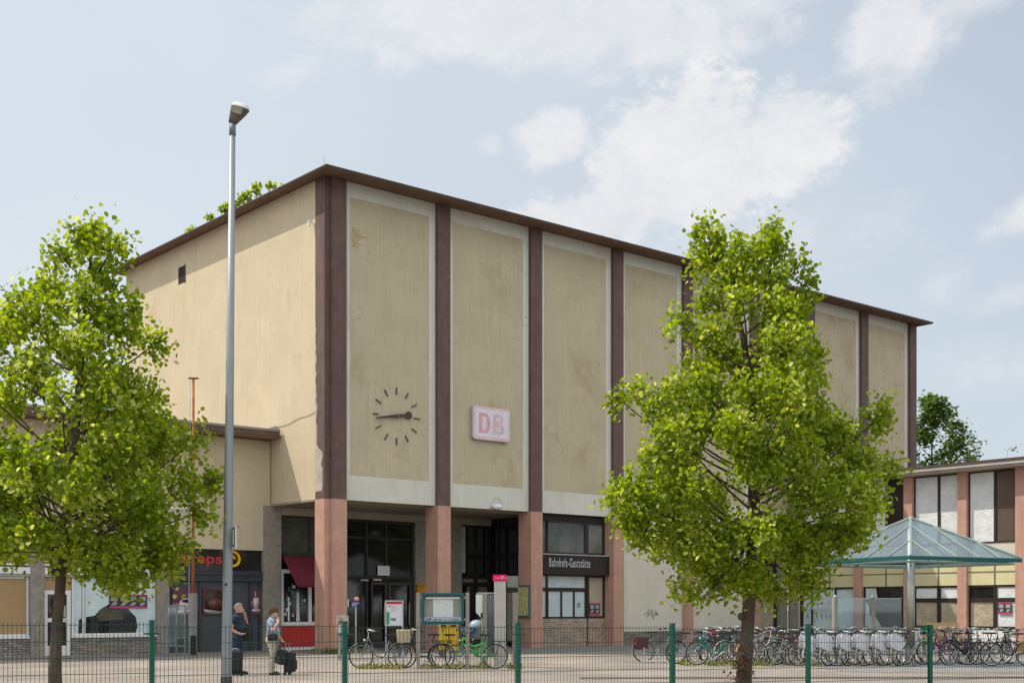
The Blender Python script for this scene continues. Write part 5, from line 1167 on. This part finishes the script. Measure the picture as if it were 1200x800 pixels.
bicycle('dark grey bicycle in the back row under the annex poster', 1178, 39.8, 60, ('slate', (.07, .08, .09)), 'diamond', 'flat', ('black', (.02, .02, .02)), lean=2)
bicycle('black bicycle with tan skirt guard cut by the right edge', 1183, 36.9, 178, BLK, 'step', 'high', ('black', (.02, .02, .02)), skirt=('tan', (.25, .15, .06)), lean=3, rack=False)
# bicycle stands: low hoops in a long rail
rk = thing('bicycle_rack', 'long low galvanised bicycle rack under the parked bicycles', 'bicycle rack', at(905, 38.4), R(-1))
m = MB(); m.tube([(-3.9, 0, .06), (8, 0, .06)], .02, 6); m.tube([(-3.9, .45, .06), (8, .45, .06)], .02, 6); m.build('rail', galv, rk)
m = MB()
for k in range(30): x = -3.8 + k * .4; m.tube([(x, 0, .06), (x, .04, .42), (x, .24, .46), (x, .42, .40), (x, .45, .06)], .010, 5)
m.build('hoop', galv, rk)

# ------------------------------------------------------------------ weeds at the foot of the bicycles
wm = leafmat('weed_blades', (.07, .10, .02), (.17, .18, .04), (.34, .29, .10), .3, .3)
def weeds(name, x0, x1, y0, y1, n, seed, h=.10):
    rg = np.random.default_rng(seed); c = np.stack([rg.uniform(x0, x1, n), rg.normal((y0 + y1) / 2, (y1 - y0) / 3, n), np.abs(rg.normal(.02, h * .5, n)) + .01], 1)
    cl = (np.sin(c[:, 0] * 3.1) + np.sin(c[:, 0] * 7.7 + 1) + rg.normal(0, .6, n)) > -.3; c = c[cl]
    me = leaf_mesh(name, c, .10, wm, rg, -.9, .1, .28); o = bpy.data.objects.new(name, me); COL.objects.link(o); return stuff(o)
weeds('weeds', at(410, 35)[0], at(612, 35)[0], 34.9, 35.9, 3000, 1)
weeds('weeds', at(800, 37)[0], at(905, 37)[0], 36.8, 38.2, 3200, 2)
weeds('weeds', at(905, 37)[0], at(1080, 38)[0], 37.2, 39.2, 1800, 3, .06)
weeds('weeds', W(-.4, -.1)[0], W(.8, -.1)[0], W(0, -.3)[1], W(0, -.3)[1] + .5, 700, 4, .12)
# broad leaved clump by the corner pillar
tbp = tag(obj_mesh('weed_clump', leaf_mesh('weed_clump', np.random.default_rng(8).normal(0, 1, (160, 3)) * np.array([.5, .14, .05]) + np.array([0, 0, .09]), .10, leaf_far, np.random.default_rng(9), -.5), None), 'low green weed clump at the foot of the corner pillar', 'plant')
tbp.location = W(.1, -.35, .01)

# ------------------------------------------------------------------ people
skin = M('skin', (.52, .29, .20), .6, .08, 8); skinp = M('skin_pale', (.55, .33, .24), .6, .08, 8)
def person(label, p, yaw, scale, joints, mats, hair, shirt, trousers, shoes, skin_, sleeve, extras=None):
    root = thing('person', label, 'person', p, R(yaw)); root.scale = (scale,) * 3
    J = {k: Vector(v) for k, v in joints.items()}
    m = MB()
    seg = []
    def cap(a, b, ra, rb, lab): m.cap(J[a], J[b], ra, rb); seg.append((J[a], J[b], lab, (ra + rb) / 2))
    torso = [('pelvis', .135, .165), ('waist', .125, .155), ('belly', .135, .16), ('chest', .125, .175), ('upper', .10, .175), ('neckb', .06, .085)]
    k0 = len(m.v); n = 16
    for nm, rx, ry in torso: m.v += [tuple(J[nm] + Vector((rx * math.cos(q), ry * math.sin(q), 0))) for q in np.linspace(0, 2 * math.pi, n, endpoint=False)]
    for i in range(len(torso) - 1):
        for j in range(n): m.face((k0 + i * n + j, k0 + i * n + (j + 1) % n, k0 + (i + 1) * n + (j + 1) % n, k0 + (i + 1) * n + j))
    m.face([k0 + j for j in range(n - 1, -1, -1)]); m.face([k0 + (len(torso) - 1) * n + j for j in range(n)])
    m.ell(J['pelvis'] + Vector((-.02, 0, -.04)), (.14, .168, .12)); m.ell(J['belly'] + Vector((.02, 0, 0)), (.15, .158, .15))
    seg.append((J['waist'], J['chest'], 'shirt', .15)); seg.append((J['pelvis'] - Vector((0, 0, .1)), J['pelvis'], 'trousers', .15)); seg.append((J['chest'], J['upper'], 'shirt', .14))
    cap('neckb', 'headb', .056, .052, 'skin')
    H = J['head']; m.ell(H, (.098, .076, .118), 16, 12); m.ell(H + Vector((.045, 0, -.062)), (.058, .054, .055), 12, 8)
    m.ell(H + Vector((.100, 0, -.022)), (.022, .014, .026), 8, 6); m.ell(H + Vector((.085, 0, -.105)), (.022, .026, .016), 8, 6)
    for s in (-1, 1): m.ell(H + Vector((-.005, s * .078, -.015)), (.022, .010, .032), 8, 6)
    seg.append((H, H + Vector((0, 0, .02)), 'skin', .1))
    for s in ('l', 'r'):
        cap('sh' + s, 'el' + s, .056, .043, 'sleeve'); cap('el' + s, 'wr' + s, .042, .029, 'skin')
        wr, hd_ = J['wr' + s], J['hd' + s]; d = (hd_ - wr).normalized(); side = d.cross(Vector((0, 0, 1)) if abs(d.z) < .8 else Vector((1, 0, 0))).normalized(); nn = side.cross(d)
        pc = wr + d * .055; m.cap(wr, pc + d * .02, .028, .030, 8); m.cap(pc + side * .022, pc + side * .022 + d * .03, .016, .015, 8); m.cap(pc - side * .022, pc - side * .022 + d * .03, .016, .015, 8)
        for i, (o_, ln) in enumerate(((-.030, .060), (-.010, .072), (.011, .068), (.031, .050))):
            a = pc + side * o_ + d * .035; b = a + d * ln * .55 + nn * .008; c = b + d * ln * .35 + nn * .030; m.cap(a, b, .0105, .0095, 6); m.cap(b, c, .0095, .008, 6)
        a = pc - side * .036; b = a + d * .03 - side * .02 + nn * .014; c = b + d * .032 + nn * .014; m.cap(a, b, .013, .011, 6); m.cap(b, c, .011, .009, 6)
        seg.append((wr, wr + d * .17, 'skin', .03))
        cap('hip' + s, 'kn' + s, .092, .062, 'trousers'); cap('kn' + s, 'an' + s, .062, .042, 'trousers')
        an, toe = J['an' + s], J['to' + s]; m.cap(an + Vector((-.03, 0, -.045)), toe, .042, .034, 8); m.cap(an, an + Vector((0, 0, -.04)), .042, .042, 8); m.ell(an + (toe - an) * .45 + Vector((0, 0, -.02)), (.10, .045, .04), 10, 7)
        seg.append((an + Vector((0, 0, -.05)), toe, 'shoes', .04))
    me = m.mesh('body', skin_); o = bpy.data.objects.new('body', me); COL.objects.link(o)
    md = o.modifiers.new('r', 'REMESH'); md.mode = 'VOXEL'; md.voxel_size = .0085; md.use_smooth_shade = True
    ms = o.modifiers.new('s', 'SMOOTH'); ms.factor = .5; ms.iterations = 3
    dg = bpy.context.evaluated_depsgraph_get(); dg.update(); bm_ = bpy.data.meshes.new_from_object(o.evaluated_get(dg)); bpy.data.objects.remove(o)
    bm_.name = 'body'; bm_.materials.clear(); bm_.materials.append(skin_)
    body = bpy.data.objects.new('body', bm_); COL.objects.link(body); body.parent = root
    nv = len(bm_.vertices); V = np.empty(nv * 3); bm_.vertices.foreach_get('co', V); V = V.reshape(-1, 3); NN = np.empty(nv * 3); bm_.vertices.foreach_get('normal', NN); NN = NN.reshape(-1, 3)
    D = np.empty((nv, len(seg))); T_ = np.empty((nv, len(seg)))
    for i, (a, b, lab, r) in enumerate(seg):
        a_, b_ = np.array(a), np.array(b); ab = b_ - a_; t_ = np.clip(((V - a_) @ ab) / max(ab @ ab, 1e-9), 0, 1); D[:, i] = np.linalg.norm(V - (a_ + t_[:, None] * ab), axis=1) - r; T_[:, i] = t_
    ix = D.argmin(1); lab = np.array([seg[i][2] for i in ix]); tt = T_[np.arange(nv), ix]
    lab = np.where((lab == 'sleeve') & (tt < sleeve), 'shirt', np.where(lab == 'sleeve', 'skin', lab))
    zw = J['waist'].z - .03
    trunk = (lab == 'shirt') | (lab == 'trousers')
    lab = np.where(trunk & (lab == 'trousers') & (V[:, 2] > zw + .02), 'shirt', lab); tz = J['neckb'].z - .02
    core = trunk & (np.abs(V[:, 1]) < .2); lab = np.where(core & (V[:, 2] < zw - .02) & (lab == 'shirt') & (tt < .01), 'trousers', lab)
    polys = [tuple(p.vertices) for p in bm_.polygons]
    def cloth(name, sel, mat_, off, wrinkle=.004, grow=0):
        idx = [p for p in polys if sum(lab[v] == sel for v in p) >= 3]
        used = sorted({v for p in idx for v in p}); mp_ = {v: i for i, v in enumerate(used)}
        wv = wrinkle * (np.sin(V[used, 2] * 70 + V[used, 0] * 40) + np.sin(V[used, 2] * 33 - V[used, 1] * 50)); vo = V[used] + NN[used] * (off + wv)[:, None]
        mm = bpy.data.meshes.new(name); mm.from_pydata([tuple(v) for v in vo], [], [tuple(mp_[v] for v in p) for p in idx]); mm.materials.append(mat_); mm.polygons.foreach_set('use_smooth', [True] * len(mm.polygons))
        c = bpy.data.objects.new(name, mm); COL.objects.link(c); c.parent = root; sd = c.modifiers.new('solid', 'SOLIDIFY'); sd.thickness = .006; sd.offset = -1
    cloth('shirt', 'shirt', shirt, .016); cloth('trousers', 'trousers', trousers, .014); cloth('shoe', 'shoes', shoes, .010, 0.)
    # hair: a cap over the crown with an uneven edge
    hidx = []; rel = V - np.array(H); inhead = np.linalg.norm(rel / np.array([.12, .1, .14]), axis=1) < 1.15
    hl = inhead & (rel[:, 2] > (hair[1] + .75 * np.clip(rel[:, 0] + .0, -.08, .2) * hair[2] + .010 * np.sin(rel[:, 1] * 90)))
    idx = [p for p in polys if all(hl[v] for v in p)]; used = sorted({v for p in idx for v in p}); mp_ = {v: i for i, v in enumerate(used)}
    rgn = np.random.default_rng(3); vo = V[used] + NN[used] * (hair[3] + rgn.uniform(-.006, .008, len(used)))[:, None]
    mm = bpy.data.meshes.new('hair'); mm.from_pydata([tuple(v) for v in vo], [], [tuple(mp_[v] for v in p) for p in idx]); mm.materials.append(hair[0]); c = bpy.data.objects.new('hair', mm); COL.objects.link(c); c.parent = root
    c.modifiers.new('solid', 'SOLIDIFY').thickness = -.012
    e = MB()
    for s in (-1, 1): e.ell(H + Vector((.083, s * .032, .008)), (.010, .012, .008), 8, 6)
    e.build('eye', M('eye_dark', (.03, .02, .02), .2), body, True); MB().ell(H + Vector((.094, 0, -.068)), (.008, .022, .005), 8, 5).build('mouth', M('lip', (.30, .10, .09), .5), body, True)
    return root, J
base = dict(pelvis=(0, 0, .96), waist=(.01, 0, 1.06), belly=(.03, 0, 1.16), chest=(.02, 0, 1.30), upper=(.0, 0, 1.43), neckb=(.0, 0, 1.49), headb=(.03, 0, 1.56), head=(.05, 0, 1.655),
            hipl=(0, .095, .92), hipr=(0, -.095, .92), knl=(.03, .10, .50), knr=(.02, -.10, .50), anl=(-.02, .10, .10), anr=(-.04, -.10, .10), tol=(.14, .115, .04), tor=(.12, -.12, .04),
            shl=(0, .19, 1.42), shr=(0, -.19, 1.42))
PY = 31.9
man = dict(base); man.update(elr=(-.07, -.25, 1.13), wrr=(.14, -.24, 1.03), hdr=(.22, -.21, 1.02), ell=(.18, .24, 1.28), wrl=(.17, .13, 1.49), hdl=(.13, .095, 1.60), knl=(.06, .1, .5), anl=(.05, .1, .10), tol=(.22, .115, .04))
shoe = M('shoe_black', (.02, .018, .018), .5)
mp_ = at(277.5, PY)
mroot, J = person('man in navy shirt and jeans telephoning beside the lamp post', mp_, -4, 1.0, man, None, (M('hair_grey', (.26, .235, .21), .9, .35, 60), .03, .75, .005), M('shirt_navy', (.018, .028, .055), .85, .2, 8), M('jeans_navy', (.02, .03, .06), .9, .2, 8), shoe, skin, .55)
ph = thing('mobile_phone', 'black mobile phone held to the ear of the grey haired man', 'phone', mp_ + Vector((.115, .088, 1.615)), R(-4)); MB().box(-.03, .03, -.012, .004, -.07, .07).build('case', black, ph, bevel=.004); MB().box(-.024, .024, -.014, -.0122, -.05, .05).build('screen', darkg, ph)
def bag(nm, label, p, yaw, w, d, h, z, mat_, strap=None, parts=True, round_=.04):
    t = thing(nm, label, 'bag', p, R(yaw)); MB().box(-w / 2, w / 2, -d / 2, d / 2, z, z + h).build('body', mat_, t, bevel=round_); MB().box(-w / 2 * .75, w / 2 * .75, -d / 2 - .03, -d / 2 - .002, z + h * .12, z + h * .6).build('pocket', mat_, t, bevel=round_ * .5)
    if strap: MB().tube(strap, .014, 5).build('strap', mat_, t)
    return t
bagm = M('bag_black', (.018, .018, .02), .7, .25, 6)
bag('shoulder_bag', 'black shoulder bag slung in front of the navy shirted man', mp_ + Vector((.25, .16, 0)), 70, .34, .13, .42, .84, bagm, [(-.05, .0, 1.25), (-.10, .10, 1.40), (-.12, .20, 1.51), (-.10, .26, 1.42)])
def trolley(label, p, yaw, w, d, h, hz_):
    t = thing('suitcase', label, 'suitcase', p, R(yaw)); MB().box(-w / 2, w / 2, -d / 2, d / 2, .07, .07 + h).build('body', bagm, t, bevel=.05); MB().box(-w / 2 * .8, w / 2 * .8, -d / 2 - .045, -d / 2 - .002, .13, .07 + h * .62).build('pocket', bagm, t, bevel=.025)
    m = MB(); m.tube([(-.09, d * .3, .07 + h), (-.09, d * .3, hz_), (.09, d * .3, hz_), (.09, d * .3, .07 + h)], .009, 6); m.build('handle', M('trolley_alloy', (.33, .33, .34), .35, metal=.7), t)
    for s in (-1, 1): MB().tube([(s * w * .42, -.02 + d * .3, .045), (s * w * .42, .02 + d * .3, .045)], .045, 12).build('wheel', rub, t)
    MB().tube([(-.07, 0, .07 + h), (-.06, 0, .105 + h), (.06, 0, .105 + h), (.07, 0, .07 + h)], .013, 6).build('grab_handle', galv, t)
    return t
trolley('tall black suitcase standing at the feet of the man', at(275.5, 31.4), 8, .36, .25, .56, .66)
wom = dict(base); wom.update(elr=(.11, -.26, 1.20), wrr=(.215, -.13, 1.40), hdr=(.185, -.06, 1.50), ell=(.06, .26, 1.15), wrl=(.20, .20, .94), hdl=(.26, .18, .86), knl=(.02, .09, .5), knr=(.05, -.09, .5), anr=(.03, -.09, .10), tor=(.2, -.10, .04), shl=(0, .175, 1.41), shr=(0, -.175, 1.41))
wp = at(318.5, PY)
wroot, J = person('woman in pale blue shirt and beige trousers touching her mouth', wp, -6, .935, wom, None, (M('hair_auburn', (.085, .035, .022), .8, .35, 60), -.01, .75, .022), M('shirt_pale_blue', (.25, .31, .42), .85, .15, 8), M('trousers_beige', (.42, .37, .30), .9, .12, 8), M('sandal_brown', (.07, .045, .035), .6), skinp, .60)
sg_ = thing('sunglasses', 'dark sunglasses worn by the woman in the pale blue shirt', 'sunglasses', wp + Vector((.047, 0, 1.655 * .935)), R(-6))
for s in (-1, 1):
    l = MB().ell((.092, s * .032, .006), (.010, .026, .019), 10, 7).build('lens', darkg, sg_, True); MB().tube([(.085, s * .058, .012), (-.01, s * .082, .008)], .0035, 4).build('temple', black, sg_)
bag('handbag', 'small black handbag at the hip of the woman', wp + Vector((.06, -.225, 0)), -4, .25, .10, .17, .86, bagm, [(-.12, .02, 1.04), (-.08, .12, 1.22), (-.02, .20, 1.36), (.02, .32, 1.37)], round_=.03)
trolley('black trolley case with side pockets on the pavement right of the woman', at(339.5, 31.9), 72, .30, .22, .50, .78)
bag('holdall', 'soft black holdall leaning against the trolley case', at(330, 31.75), -50, .30, .18, .38, .26, bagm, [(-.12, 0, .66), (-.05, 0, .82), (.08, 0, .80), (.14, 0, .64)], round_=.07)
